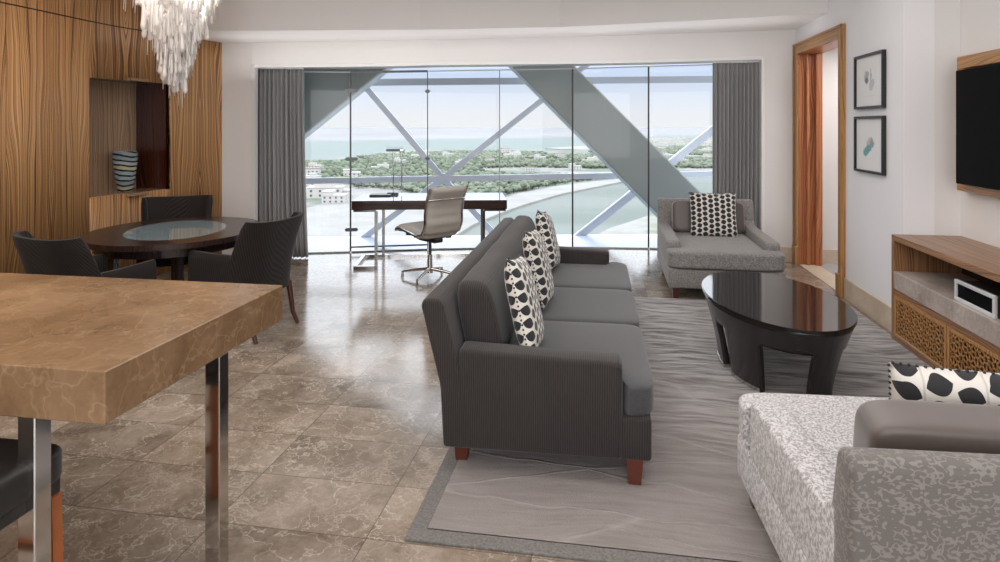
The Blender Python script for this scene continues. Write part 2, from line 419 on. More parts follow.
n.set(n.ramp(f, [(.38, (0.168, 0.176, 0.104)), (.47, (0.235, 0.223, 0.173)), (.58, (0.296, 0.282, 0.256))]), .9); M['island_sand'] = n.m
def foliage(name, a, b):
    n = NT(name); f = n.noise(n.obj(), 1.1, 4, .7)
    n.set(n.mix(f, a, b), .9); M[name] = n.m
foliage('foliage_dark', (.060, .075, .045), (.135, .155, .10))
foliage('foliage_mid', (.10, .12, .075), (.22, .235, .165))

# ------------------------------------------------------------------ mesh helpers
def obj(name, bm, mat, parent=None, smooth=None, uv=None):
    me = bpy.data.meshes.new(name)
    if uv is None and not bm.loops.layers.uv: uv = 'box'
    if uv == 'box': boxuv(bm)
    bm.normal_update()
    bm.to_mesh(me); bm.free()
    mats = mat if isinstance(mat, (list, tuple)) else [mat]
    for m_ in mats: me.materials.append(M[m_] if isinstance(m_, str) else m_)
    o = bpy.data.objects.new(name, me); COL.objects.link(o)
    if parent: o.parent = parent
    if smooth is not None:
        me.polygons.foreach_set('use_smooth', [True] * len(me.polygons))
        if smooth < 180:
            try: me.set_sharp_from_angle(angle=R(smooth))
            except Exception: pass
    return o
def boxuv(bm):
    ul = bm.loops.layers.uv.verify(); bm.normal_update()
    for f in bm.faces:
        nx, ny, nz = (abs(c) for c in f.normal)
        for l in f.loops:
            c = l.vert.co
            if nz >= nx and nz >= ny: l[ul].uv = (c.x, c.y)
            elif nx >= ny: l[ul].uv = (c.y, c.z)
            else: l[ul].uv = (c.x, c.z)
def boxuv_along(bm, ax):
    "grain (v) runs along axis ax"
    ul = bm.loops.layers.uv.verify()
    for f in bm.faces:
        n_ = f.normal; a = max(range(3), key=lambda i: abs(n_[i]))
        o_ = [i for i in range(3) if i != a]
        if ax in o_:
            ui = [i for i in o_ if i != ax][0]
            for l in f.loops: l[ul].uv = (l.vert.co[ui], l.vert.co[ax])
        else:
            for l in f.loops: l[ul].uv = (l.vert.co[o_[0]], l.vert.co[o_[1]])
def add_box(bm, x0, x1, y0, y1, z0, z1, bev=0.0, seg=2, mi=0):
    v = [bm.verts.new(p) for p in ((x0, y0, z0), (x1, y0, z0), (x1, y1, z0), (x0, y1, z0), (x0, y0, z1), (x1, y0, z1), (x1, y1, z1), (x0, y1, z1))]
    fs = [bm.faces.new([v[i] for i in q]) for q in ((3, 2, 1, 0), (4, 5, 6, 7), (0, 1, 5, 4), (1, 2, 6, 5), (2, 3, 7, 6), (3, 0, 4, 7))]
    for f in fs: f.material_index = mi
    if bev > 0:
        es = list({e_ for f in fs for e_ in f.edges})
        bmesh.ops.bevel(bm, geom=es, offset=bev, segments=seg, affect='EDGES', profile=.5, material=-1)
    return bm
def box(x0, x1, y0, y1, z0, z1, bev=0.0, seg=2):
    return add_box(bmesh.new(), x0, x1, y0, y1, z0, z1, bev, seg)
def add_tube(bm, pts, r, seg=10, caps=True):
    pts = [Vector(p) for p in pts]; rings = []
    rs = r if isinstance(r, (list, tuple)) else [r] * len(pts)
    prev = None
    for i, p in enumerate(pts):
        t = (pts[min(i + 1, len(pts) - 1)] - pts[max(i - 1, 0)]).normalized()
        a = prev if prev is not None else (Vector((0, 0, 1)) if abs(t.z) < .9 else Vector((1, 0, 0)))
        b = t.cross(a).normalized(); a = b.cross(t).normalized(); prev = a
        rings.append([bm.verts.new(p + (a * math.cos(2 * PI * k_ / seg) + b * math.sin(2 * PI * k_ / seg)) * rs[i]) for k_ in range(seg)])
    for i in range(len(rings) - 1):
        for k_ in range(seg):
            bm.faces.new((rings[i][k_], rings[i][(k_ + 1) % seg], rings[i + 1][(k_ + 1) % seg], rings[i + 1][k_]))
    if caps:
        bm.faces.new(rings[0][::-1]); bm.faces.new(rings[-1])
    return bm
def add_bar(bm, a, b, w_, h_, up=(0, 0, 1), bev=0.0):
    "rectangular bar from a to b: w_ wide across, h_ along up"
    a, b = Vector(a), Vector(b); t = (b - a).normalized(); up = Vector(up)
    s = t.cross(up).normalized(); u_ = s.cross(t).normalized()
    v = []
    for p in (a, b):
        for i, j in ((-1, -1), (1, -1), (1, 1), (-1, 1)): v.append(bm.verts.new(p + s * i * w_ / 2 + u_ * j * h_ / 2))
    fs = [bm.faces.new([v[i] for i in q]) for q in ((0, 1, 2, 3), (7, 6, 5, 4), (0, 4, 5, 1), (1, 5, 6, 2), (2, 6, 7, 3), (3, 7, 4, 0))]
    bmesh.ops.recalc_face_normals(bm, faces=fs)
    if bev: bmesh.ops.bevel(bm, geom=list({e_ for f in fs for e_ in f.edges}), offset=bev, segments=2, affect='EDGES')
    return bm
def prism(profile, axis, a, b, bev=0.0, seg=3):
    "extrude a closed 2-D profile along an axis from a to b"
    bm = bmesh.new()
    def P(p, t):
        return {'y': (p[0], t, p[1]), 'x': (t, p[0], p[1]), 'z': (p[0], p[1], t)}[axis]
    v0 = [bm.verts.new(P(p, a)) for p in profile]; v1 = [bm.verts.new(P(p, b)) for p in profile]
    n_ = len(profile)
    bm.faces.new(v0); bm.faces.new(v1[::-1])
    for i in range(n_): bm.faces.new((v0[i], v1[i], v1[(i + 1) % n_], v0[(i + 1) % n_]))
    bmesh.ops.recalc_face_normals(bm, faces=bm.faces[:])
    if bev: bmesh.ops.bevel(bm, geom=bm.edges[:], offset=bev, segments=seg, affect='EDGES', profile=.5)
    return bm
def cube_grid(n_=10):
    bm = bmesh.new(); bmesh.ops.create_cube(bm, size=2)
    bmesh.ops.subdivide_edges(bm, edges=bm.edges[:], cuts=n_, use_grid_fill=True)
    return bm
def soft_box(cx, cy, cz, hx, hy, hz, e_=7., puff=.0, n_=12, sag=0.0):
    bm = cube_grid(n_)
    for v in bm.verts:
        x, y, z = v.co
        q = (abs(x) ** e_ + abs(y) ** e_ + abs(z) ** e_) ** (1 / e_)
        x, y, z = x / q, y / q, z / q
        z *= 1 + puff * (1 - x * x) * (1 - y * y)
        v.co = (cx + x * hx, cy + y * hy, cz + z * hz)
    return bm
def pillow(size=.46, th=.16, n_=16, w2=None):
    "square scatter cushion standing in the XZ plane, thin at its edges; uv 0..1"
    w2 = w2 or size
    bm = bmesh.new(); ul = bm.loops.layers.uv.new('UVMap')
    gr = {}
    for sd in (1, -1):
        for i in range(n_ + 1):
            for j in range(n_ + 1):
                u, v = i / n_ * 2 - 1, j / n_ * 2 - 1
                edge = i in (0, n_) or j in (0, n_)
                if edge and sd == -1: gr[sd, i, j] = gr[1, i, j]; continue
                k_ = 1 - .055 * (1 - v ** 2) * abs(u) ** 3; k2 = 1 - .055 * (1 - u ** 2) * abs(v) ** 3
                t = ((1 - u ** 4) * (1 - v ** 4)) ** .55
                gr[sd, i, j] = bm.verts.new((u * size / 2 * k_, -sd * t * th / 2, v * w2 / 2 * k2))
    for sd in (1, -1):
        for i in range(n_):
            for j in range(n_):
                q = [(i, j), (i + 1, j), (i + 1, j + 1), (i, j + 1)]
                if sd == -1: q = q[::-1]
                f = bm.faces.new([gr[sd, a, b] for a, b in q])
                for l, (a, b) in zip(f.loops, q): l[ul].uv = (a / n_, b / n_)
    return bm
def add_lathe(bm, prof, seg=24, c=(0, 0, 0), sx=1.0, sy=1.0):
    rings = []
    for r, z in prof:
        if r < 1e-6: rings.append([bm.verts.new((c[0], c[1], c[2] + z))])
        else: rings.append([bm.verts.new((c[0] + r * sx * math.cos(2 * PI * k_ / seg), c[1] + r * sy * math.sin(2 * PI * k_ / seg), c[2] + z)) for k_ in range(seg)])
    for i in range(len(rings) - 1):
        a, b = rings[i], rings[i + 1]
        for k_ in range(seg):
            k1 = (k_ + 1) % seg
            if len(a) == 1 and len(b) == 1: continue
            if len(a) == 1: bm.faces.new((a[0], b[k1], b[k_]))
            elif len(b) == 1: bm.faces.new((a[k_], a[k1], b[0]))
            else: bm.faces.new((a[k_], a[k1], b[k1], b[k_]))
    return bm
def empty(name, loc, rz=0.0):
    o = bpy.data.objects.new(name, None); COL.objects.link(o); o.location = loc; o.rotation_euler = (0, 0, rz); o.empty_display_size = .1
    return o
def tag(o, label, cat, group=None, kind=None):
    o['label'] = label; o['category'] = cat
    if group: o['group'] = group
    if kind: o['kind'] = kind
    return o
def struct(name, bm, m, **k):
    o = obj(name, bm, m, **k); o['kind'] = 'structure'; return o
def kids(o): return [c for c in bpy.data.objects if c.parent == o]
def copy_tree(o, parent=None):
    c = o.copy(); COL.objects.link(c)
    if parent: c.parent = parent
    for ch in kids(o): copy_tree(ch, c)
    return c

# ------------------------------------------------------------------ room shell
CEIL = 3.30
AX = 2.26     # right wall plane
struct('floor', box(-5.6, 4.2, -2.6, 8.3, -.12, 0), 'floor_marble')
# floor beyond follows the bowed glass: polygon slab
glassline = [at(235, 8.20), at(310, 8.35), at(351, 8.42), at(428, 8.60), at(500, 8.70), at(573, 8.74), at(649, 8.66), at(725, 8.45), at(790, 8.15)]
def poly_slab(pts, z0, z1):
    bm = bmesh.new()
    a = [bm.verts.new((p.x, p.y, z0)) for p in pts]; b = [bm.verts.new((p.x, p.y, z1)) for p in pts]
    bm.faces.new(a); bm.faces.new(b[::-1])
    for i in range(len(pts)): bm.faces.new((a[i], b[i], b[(i + 1) % len(pts)], a[(i + 1) % len(pts)]))
    bmesh.ops.recalc_face_normals(bm, faces=bm.faces[:]); return bm
inner = [Vector((-5.6, 7.0, 0))] + glassline + [Vector((2.6, 8.0, 0)), Vector((2.6, 7.0, 0))]
fl2 = [Vector((-5.6, 8.3, 0)), Vector((-2.38, 8.3, 0))] + [p for p in glassline if p.y > 8.3] + [Vector((1.96, 8.3, 0))]
struct('floor', poly_slab([p for p in fl2[1:]], -.12, 0), 'floor_marble')
FA, FB = at(300, 9.55), at(720, 9.85)              # facade line
fdir = (FB - FA).normalized(); fnor = Vector((-fdir.y, fdir.x, 0))
ledge_pts = glassline + [FB + fdir * 1.2 + fnor * .1, FA - fdir * 1.6 + fnor * .1]
struct('trim_1', poly_slab(ledge_pts, -.14, -.004), 'ledge')
roof = [Vector((-5.8, -2.8, 0)), Vector((4.4, -2.8, 0)), FB + fdir * 2 + fnor * .5, FA - fdir * 2 + fnor * .5]
struct('ceiling', poly_slab(roof, CEIL, CEIL + .25), 'ceiling_paint')

# far wall: bowed, with the window opening
fw = [(205, 7.84, 2.40, 2.68), (219, 7.85, 2.40, 2.68), (252.5, 7.85, 2.40, 2.685), (350, 8.00, 2.425, 2.72), (440, 8.17, 2.465, 2.765), (573, 8.27, 2.49, 2.81), (650, 8.2, 2.50, 2.836), (763, 7.92, 2.51, 2.84), (799, 7.80, 2.51, 2.84)]
fwp = [(at(p, d), h, t) for p, d, h, t in fw]
def wall_strip(pts, zlo, zhi, th, off=None):
    "vertical strip following plan points; zlo/zhi lists; th = thickness away from room (+y)"
    bm = bmesh.new(); cols = []
    for i, p in enumerate(pts):
        q = Vector((p.x, p.y + th, 0))
        cols.append([bm.verts.new((p.x, p.y, zlo[i])), bm.verts.new((p.x, p.y, zhi[i])), bm.verts.new((q.x, q.y, zhi[i])), bm.verts.new((q.x, q.y, zlo[i]))])
    for i in range(len(cols) - 1):
        a, b = cols[i], cols[i + 1]
        for k_ in range(4): bm.faces.new((a[k_], a[(k_ + 1) % 4], b[(k_ + 1) % 4], b[k_]))
    bm.faces.new(cols[0]); bm.faces.new(cols[-1][::-1])
    bmesh.ops.recalc_face_normals(bm, faces=bm.faces[:]); return bm
P = [p for p, _, _ in fwp]
bm = wall_strip(P[:3], [0] * 3, [2.40] * 3, .12)
b2 = wall_strip(P[7:], [0] * 2, [2.51] * 2, .12)
b3 = wall_strip(P, [h for _, h, _ in fwp], [CEIL] * 9, .12)
for other in (b2, b3):
    me_ = bpy.data.meshes.new('tmp'); other.to_mesh(me_); other.free(); bm.from_mesh(me_); bpy.data.meshes.remove(me_)
struct('wall_far', bm, 'wall_paint')
# white reveal around the opening (jambs and head)
rv = bmesh.new()
G0 = [Vector((p.x, p.y + .50, 0)) for p in P[2:8]]
G0[0] = at(240, 8.25); G0[-1] = at(770, 8.42)
hz = [h for _, h, _ in fwp][2:8]
pin = P[2:8]
for i in range(5):
    a, b, c, d = pin[i], pin[i + 1], G0[i + 1], G0[i]
    lo = [rv.verts.new((a.x, a.y - .012, hz[i] - .025)), rv.verts.new((b.x, b.y - .012, hz[i + 1] - .025)), rv.verts.new((c.x, c.y, hz[i + 1] - .005)), rv.verts.new((d.x, d.y, hz[i] - .005))]
    hi = [rv.verts.new((a.x, a.y - .012, hz[i] + .012)), rv.verts.new((b.x, b.y - .012, hz[i + 1] + .012)), rv.verts.new((c.x, c.y, hz[i + 1] + .15)), rv.verts.new((d.x, d.y, hz[i] + .15))]
    rv.faces.new(lo[::-1]); rv.faces.new(hi)
    for k_ in range(4): rv.faces.new((lo[k_], lo[(k_ + 1) % 4], hi[(k_ + 1) % 4], hi[k_]))
add_box(rv, pin[0].x - .005, pin[0].x + .035, pin[0].y - .012, pin[0].y + .06, 0, 2.41)
add_box(rv, pin[-1].x - .02, pin[-1].x + .02, pin[-1].y - .012, pin[-1].y + .62, 0, 2.52)
bmesh.ops.recalc_face_normals(rv, faces=rv.faces[:])
struct('trim_2', rv, 'trim_white')
# bulkhead
bl = [at(60, 6.4), at(138, 6.96), at(219, 7.08), at(320, 7.38), at(420, 7.50), at(560, 7.52), at(700, 7.10), at(830, 6.66), at(840, 6.60)]
bz = [2.68, 2.70, 2.715, 2.765, 2.79, 2.825, 2.835, 2.836, 2.84]
wl = [at(60, 7.9), at(150, 7.9)] + [P[i] for i in (2, 3, 4, 5, 6, 7, 8)]
wz = [2.68, 2.68] + [fwp[i][2] for i in (2, 3, 4, 5, 6, 7, 8)]
bm = bmesh.new()
cols = []
for i in range(9):
    a, b = bl[i], wl[i]
    cols.append([bm.verts.new((a.x, a.y, bz[i])), bm.verts.new((a.x, a.y, CEIL)), bm.verts.new((b.x, b.y, CEIL)), bm.verts.new((b.x, b.y, wz[i]))])
for i in range(8):
    for k_ in range(4): bm.faces.new((cols[i][k_], cols[i][(k_ + 1) % 4], cols[i + 1][(k_ + 1) % 4], cols[i + 1][k_]))
bm.faces.new(cols[0]); bm.faces.new(cols[-1][::-1])
bmesh.ops.recalc_face_normals(bm, faces=bm.faces[:])
struct('trim_3', bm, 'ceiling_paint')

# right wall (white), with door opening Y 6.76..8.15
DY0, DY1, DZ = 6.77, 8.15, 2.52
bm = box(AX, AX + .22, 5.42, DY0 - .03, 0, CEIL)
add_box(bm, AX, AX + .22, DY0 - .03, DY1 + .03, DZ + .03, CEIL)
add_box(bm, AX, AX + .22, DY1 + .03, 8.42, 0, CEIL)
struct('wall_right', bm, 'wall_paint_cool')
bm = box(AX + .22, 2.90, 5.42, 5.54, 0, CEIL)
add_box(bm, 2.66, 2.90, -2.7, 5.42, 0, CEIL)
struct('wall_alcove', bm, 'wall_paint')
struct('wall_near', box(-5.8, 2.9, -2.75, -2.55, 0, CEIL), 'wall_paint')
# corridor
struct('wall_corridor', box(AX + .22, 4.2, 8.30, 8.42, 0, CEIL), 'wall_paint')
bm = box(4.05, 4.2, 5.54, 8.30, 0, CEIL); add_box(bm, 2.9, 4.2, 5.42, 5.54, 0, CEIL)
struct('wall_corridor_side', bm, 'wall_paint')
struct('ceiling_corridor', box(AX + .22, 4.05, 5.54, 8.30, 2.66, 2.72), 'ceiling_paint')
struct('floor_corridor_carpet', box(AX + .22, 4.05, 5.54, 8.30, 0, .006), 'carpet')
# baseboards
bm = box(AX - .018, AX, 5.44, DY0 - .135, 0, .20, .004, 1)
struct('baseboard_right', bm, 'base_marble')
struct('baseboard_corridor', box(AX + .225, 4.04, 8.282, 8.30, 0, .17, .004, 1), 'base_marble')
bm = wall_strip([Vector((p.x, p.y - .018, 0)) for p in (P[7], P[8])], [0, 0], [.18, .18], .018)
struct('baseboard_far', bm, 'base_marble')
struct('baseboard_alcove', box(2.642, 2.66, -2.5, 5.40, 0, .18, .004, 1), 'base_marble')

# wood wall (left) with niche
wp_ = [(-5.07, -2.55), (-5.07, 0), (-5.07, 2.5), (-5.07, 4.6), (-5.085, 5.2), (-5.10, 5.58), (-5.085, 5.95), (-5.04, 6.2), (-4.945, 6.57), (-4.86, 6.8), (-4.78, 6.98), (-4.70, 7.17), (-4.70, 7.2)]
# arc-length with smoothing
pts = []
for i in range(len(wp_) - 1):
    for k_ in range(4):
        t = k_ / 4
        p0, p1, p2, p3 = (Vector(wp_[max(0, min(len(wp_) - 1, i + j))]) for j in (-1, 0, 1, 2))
        pts.append(((2 * p1 + (p2 - p0) * t + (2 * p0 - 5 * p1 + 4 * p2 - p3) * t * t + (3 * p1 - p0 - 3 * p2 + p3) * t ** 3) * .5) if 3 <= i < 11 else p1.lerp(p2, t))
pts.append(Vector(wp_[-1]))
arc = [0]
for i in range(1, len(pts)): arc.append(arc[-1] + (pts[i] - pts[i - 1]).length)
NY0, NY1, NZ0, NZ1 = 5.58, 6.57, .945, 2.145
i0 = min(range(len(pts)), key=lambda i: abs(pts[i].y - NY0)); i1 = min(range(len(pts)), key=lambda i: abs(pts[i].y - NY1))
off = -arc[i0] + .46 * 14
bm = bmesh.new(); ul = bm.loops.layers.uv.new('UVMap')
def strip_quad(i, z0, z1):
    a, b = pts[i], pts[i + 1]
    v = [bm.verts.new((a.x, a.y, z0)), bm.verts.new((b.x, b.y, z0)), bm.verts.new((b.x, b.y, z1)), bm.verts.new((a.x, a.y, z1))]
    f = bm.faces.new(v[::-1])
    uvs = [(arc[i] + off, z0), (arc[i + 1] + off, z0), (arc[i + 1] + off, z1), (arc[i] + off, z1)][::-1]
    for l, q in zip(f.loops, uvs): l[ul].uv = q
for i in range(len(pts) - 1):
    if i0 <= i < i1: strip_quad(i, 0, NZ0); strip_quad(i, NZ1, CEIL)
    else: strip_quad(i, 0, CEIL)
bmesh.ops.remove_doubles(bm, verts=bm.verts[:], dist=1e-4)
wl_ = struct('wall_left', bm, 'zebrano', smooth=30, uv='keep')
sm = wl_.modifiers.new('thick', 'SOLIDIFY'); sm.thickness = .03; sm.offset = 1 if False else -1
bm = box(-5.8, -5.6, -2.7, 8.2, 0, CEIL)
struct('wall_left_outer', bm, 'wall_paint')
# short return of the far wall behind the veneer corner
struct('wall_far_return', box(-5.6, -4.72, 7.20, 7.34, 0, CEIL), 'wall_paint')
# niche lining
pa, pb = pts[i0], pts[i1]
bx = -5.36
ya, yb = pa.y, pb.y
def npart(name, x0, x1, y0, y1, z0, z1, ax, m='niche_wood'):
    b_ = box(x0, x1, y0, y1, z0, z1); b_.normal_update(); boxuv_along(b_, ax); struct(name, b_, m, uv='keep')
npart('wall_niche_back', bx - .03, bx, ya - .03, yb + .03, NZ0 - .03, NZ1 + .03, 2)
npart('wall_niche_side', bx, pa.x - .031, ya - .03, ya, NZ0 - .03, NZ1 + .03, 2)
npart('wall_niche_side', bx, pb.x - .031, yb, yb + .03, NZ0 - .03, NZ1 + .03, 2, 'niche_shade_wood')  # darker side: its shade is painted in
npart('wall_niche_shelf', bx, pa.x - .031, ya, yb, NZ0 - .03, NZ0, 1)
npart('wall_niche_shelf', pa.x - .031, pb.x - .04, ya + .46, yb, NZ0 - .03, NZ0, 1)
npart('wall_niche_top', bx, pa.x - .031, ya, yb, NZ1, NZ1 + .03, 1)
npart('wall_niche_top', pa.x - .031, pb.x - .04, ya + .46, yb, NZ1, NZ1 + .03, 1)

# door opening in the right wall: zebrano casing, lining and pocket door leaf edge
dr = empty('door_1', (AX, (DY0 + DY1) / 2, 0)); dr['kind'] = 'structure'
def dpart(name, x0, x1, y0, y1, z0, z1, m, ax=2, bev=.004):
    b_ = box(x0 - AX, x1 - AX, y0 - (DY0 + DY1) / 2, y1 - (DY0 + DY1) / 2, z0, z1, bev, 1); b_.normal_update(); boxuv_along(b_, ax)
    return obj(name, b_, m, dr, uv='keep')
dpart('casing', AX - .03, AX, DY0 - .13, DY0 - .005, 0, DZ + .13, 'casing_wood')
dpart('casing', AX - .03, AX, DY1 + .005, DY1 + .13, 0, DZ + .13, 'casing_wood')
dpart('casing', AX - .03, AX, DY0 - .005, DY1 + .005, DZ + .005, DZ + .13, 'casing_wood', 1)
dpart('casing_bead', AX - .045, AX - .03, DY0 - .13, DY0 - .105, 0, DZ + .13, 'casing_wood')
dpart('casing_bead', AX - .045, AX - .03, DY1 + .105, DY1 + .13, 0, DZ + .13, 'casing_wood')
dpart('casing_bead', AX - .045, AX - .03, DY0 - .13, DY1 + .13, DZ + .105, DZ + .13, 'casing_wood', 1)
dpart('plinth_block', AX - .052, AX, DY0 - .135, DY0, 0, .22, 'casing_wood')
dpart('plinth_block', AX - .052, AX, DY1, DY1 + .135, 0, .22, 'casing_wood')
dpart('lining', AX - .01, AX + .24, DY0 - .03, DY0, 0, DZ, 'zebrano_door')
dpart('lining', AX - .01, AX + .24, DY1, DY1 + .03, 0, DZ, 'zebrano_door')
dpart('lining', AX - .01, AX + .24, DY0, DY1, DZ, DZ + .03, 'zebrano_door', 1)
dpart('door_stop', AX + .07, AX + .11, DY1 - .035, DY1, 0, DZ, 'zebrano_door')
dpart('door_stop', AX + .17, AX + .24, DY1 - .06, DY1, 0, DZ, 'zebrano_door')
dpart('threshold', AX, AX + .22, DY0, DY1, 0, .008, 'base_marble')

# ------------------------------------------------------------------ window glazing (panes standing on the bowed line)
gl_h = [2.40, 2.39, 2.40, 2.43, 2.455, 2.47, 2.49, 2.49]
gp = [at(262, 8.25), at(351, 8.42), at(428, 8.60), at(500, 8.70), at(573, 8.74), at(649, 8.66), at(758, 8.30)]
gh = [2.395, 2.40, 2.43, 2.455, 2.475, 2.50, 2.505]
for i in range(6):
    a, b = gp[i], gp[i + 1]; c = (a + b) / 2
    if i == 1: root = empty('door_2', (c.x, c.y, 0))
    else: root = empty('window_%d' % (i + 1), (c.x, c.y, 0))
    root['kind'] = 'structure'
    t = (b - a).normalized(); nn = Vector((-t.y, t.x, 0))
    A_, B_ = a - c + t * .006, b - c - t * .006
    bm = bmesh.new(); v = []
    for (p, h) in ((A_, gh[i]), (B_, gh[i + 1])):
        for s in (-.005, .005):
            v.append([bm.verts.new((p.x + nn.x * s, p.y + nn.y * s, .012)), bm.verts.new((p.x + nn.x * s, p.y + nn.y * s, h - .02))])
    q = [v[0][0], v[2][0], v[2][1], v[0][1]], [v[1][0], v[3][0], v[3][1], v[1][1]]
    bm.faces.new(q[0]); bm.faces.new(q[1][::-1])
    obj('pane', bm, 'pane_glass', root)
    # floor channel and head channel
    chm = 'ledge' if i != 1 else 'steel_dark'
    bm = bmesh.new(); add_bar(bm, (A_.x, A_.y, .008), (B_.x, B_.y, .008), .03, .016)
    obj('floor_channel', bm, 'steel_dark' if i == 1 else 'beam_grey', root)
    bm = bmesh.new(); add_bar(bm, (A_.x, A_.y, gh[i] - .03), (B_.x, B_.y, gh[i + 1] - .03), .02, .014 if i != 1 else .03)
    obj('head_channel', bm, 'steel_dark' if i == 1 else 'beam_light', root)
    if i < 5:
        wid = .022 if i in (0, 3, 4) else .012
        bm = bmesh.new(); add_bar(bm, (B_.x, B_.y, .016), (B_.x, B_.y, gh[i + 1] - .03), wid, .012, up=(nn.x, nn.y, 0))
        obj('edge_seal', bm, 'glass_edge' if i != 2 else 'beam_grey', root)
    if i == 1:
        for (e0, big) in ((A_, 1), (B_, 0)):
            for zz in (2.13, 1.23, .30) if big else (2.13, 1.23):
                bm = bmesh.new(); hw = .085 if big else .035
                add_bar(bm, (e0.x - t.x * hw, e0.y - t.y * hw, zz), (e0.x + t.x * hw, e0.y + t.y * hw, zz), .05, .045, bev=.012)
                obj('patch_hinge' if big else 'patch_fitting', bm, 'steel_dark', root)
        for zz in (.07,):
            bm = bmesh.new(); add_bar(bm, (A_.x, A_.y, zz), (B_.x, B_.y, zz), .02, .02); obj('bottom_rail', bm, 'steel_dark', root)

# ------------------------------------------------------------------ facade frame and big diagonals outside the glass
def fac(px, py, back=0.0):
    "point on the facade plane seen at px,py"
    u = (px - 500) / F; D = Vector((-SY + CY * u, CY + SY * u, 0))
    t = (FA + fnor * back).dot(fnor) / D.dot(fnor)
    p = D * t; return Vector((p.x, p.y, EYE - (py - HOR) * t / F))
def fbar(a, b, h, m='facade_white', dep=.10, back=0.0, ext=0.0):
    A_, B_ = fac(*a, back), fac(*b, back); t = (B_ - A_).normalized(); A_ -= t * ext; B_ += t * ext
    bm = bmesh.new(); add_bar(bm, A_, B_, dep, h, up=(0, 0, 1), bev=.008)
    o = obj('facade_bar', bm, m); o['kind'] = 'structure'; return o
fbar((300, 181), (760, 173), .085, ext=.5)
fbar((300, 83.0), (760, 79), .10, ext=.5)
fbar((443, 178), (330, 45), .085, back=.06)
fbar((443, 178), (600, 54), .085, back=.06)
fbar((443, 178), (345, 252), .085, back=.06)
fbar((443, 178), (520, 262), .085, back=.06)
fbar((566, 246), (760, 92), .11, back=.06)
fbar((300, 84), (262, 60), .085, back=.06)
nd = fac(443, 178)
bm = bmesh.new(); add_lathe(bm, [(0, -.04), (.07, -.04), (.07, .04), (0, .04)], 20)
bmesh.ops.rotate(bm, verts=bm.verts[:], matrix=Matrix.Rotation(R(90), 3, 'X')); bmesh.ops.rotate(bm, verts=bm.verts[:], matrix=Matrix.Rotation(math.atan2(fdir.y, fdir.x), 3, 'Z'))
o = obj('facade_node', bm, 'facade_white', smooth=40); o.location = nd + fnor * .02; o['kind'] = 'structure'
def beam(name, near_pts, side, dep=.42, back=-.62):
    "box-section diagonal: quad of px,py corners on an inner plane, extruded outward"
    bm = bmesh.new()
    fr = [bm.verts.new(fac(*p, back)) for p in near_pts]
    bk = [bm.verts.new(fac(*p, back) + fnor * dep) for p in near_pts]
    bm.faces.new(fr); bm.faces.new(bk[::-1])
    for i in range(4):
        f = bm.faces.new((fr[i], bk[i], bk[(i + 1) % 4], fr[(i + 1) % 4]))
        if i == side: f.material_index = 1  # paler side face: light on the beam put into its colour
    bmesh.ops.recalc_face_normals(bm, faces=bm.faces[:])
    bmesh.ops.bevel(bm, geom=bm.edges[:], offset=.02, segments=2, affect='EDGES', material=-1)
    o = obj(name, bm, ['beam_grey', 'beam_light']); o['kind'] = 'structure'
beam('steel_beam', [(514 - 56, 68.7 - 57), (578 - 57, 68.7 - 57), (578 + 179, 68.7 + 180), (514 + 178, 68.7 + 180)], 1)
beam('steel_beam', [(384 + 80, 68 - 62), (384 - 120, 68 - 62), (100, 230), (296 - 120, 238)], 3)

# ------------------------------------------------------------------ landscape far below
GZ = -60.0
def g(px, py, z=GZ): return onz(px, py, z)
def land(name, outline, z, m, sub=0):
    bm = bmesh.new()
    top = [bm.verts.new((*g(px, py, z).xy, z)) for px, py in outline]
    bot = [bm.verts.new((v.co.x, v.co.y, z - 3)) for v in top]
    bm.faces.new(top)
    for i in range(len(top)): bm.faces.new((top[i], bot[i], bot[(i + 1) % len(top)], top[(i + 1) % len(top)]))
    bmesh.ops.recalc_face_normals(bm, faces=bm.faces[:])
    bmesh.ops.triangulate(bm, faces=[f for f in bm.faces if len(f.verts) > 4])
    o = obj(name, bm, m); o['kind'] = 'structure'; return o
bm = bmesh.new(); vs = [bm.verts.new(p) for p in ((-60000, 20, GZ - 2), (60000, 20, GZ - 2), (60000, 60000, GZ - 2), (-60000, 60000, GZ - 2))]; bm.faces.new(vs)
struct('sea', bm, 'sea_water')
mainland = [(150, 163), (250, 162), (307, 160), (345, 157), (380, 153), (420, 150), (470, 149), (520, 149.5), (560, 150.5), (600, 148), (640, 143), (660, 139.5), (720, 138), (800, 138), (900, 139),
            (900, 172), (720, 171), (690, 172), (650, 176), (622, 180), (600, 184), (560, 192), (520, 203), (497, 211), (470, 222), (445, 238), (425, 262), (380, 330), (150, 330)]
land('mainland', mainland, GZ, 'shore_ground')
beach = [(640, 176.5), (622, 178.5), (598, 181), (560, 185.5), (520, 193), (500, 199), (470, 207), (440, 205), (400, 203), (370, 200), (330, 203), (300, 209), (150, 230), (150, 330), (380, 330), (425, 262), (448, 240), (474, 224), (500, 213), (524, 204.5), (562, 193.5), (602, 185.5), (624, 181)]
land('beach', beach, GZ + .6, 'beach_sand')
channel = [(900, 171), (720, 171), (690, 172), (650, 176), (622, 180.5), (600, 185), (560, 193), (520, 204), (497, 212), (470, 223.5), (445, 240), (425, 265), (400, 330), (900, 330)]
land('channel', channel, GZ - 1.0, 'channel_water')
land('sand_island', [(586, 240), (610, 228), (632, 221), (655, 213), (690, 206), (760, 203), (800, 260), (560, 260)], GZ + .5, 'island_sand')
land('sand_spit', [(545, 148.0), (575, 146.2), (605, 145.2), (640, 146), (640, 148), (600, 148.6), (560, 149)], GZ + .5, 'beach_sand')
land('sand_flats', [(470, 211), (455, 219), (452, 222), (480, 216)], GZ + .2, 'beach_sand')
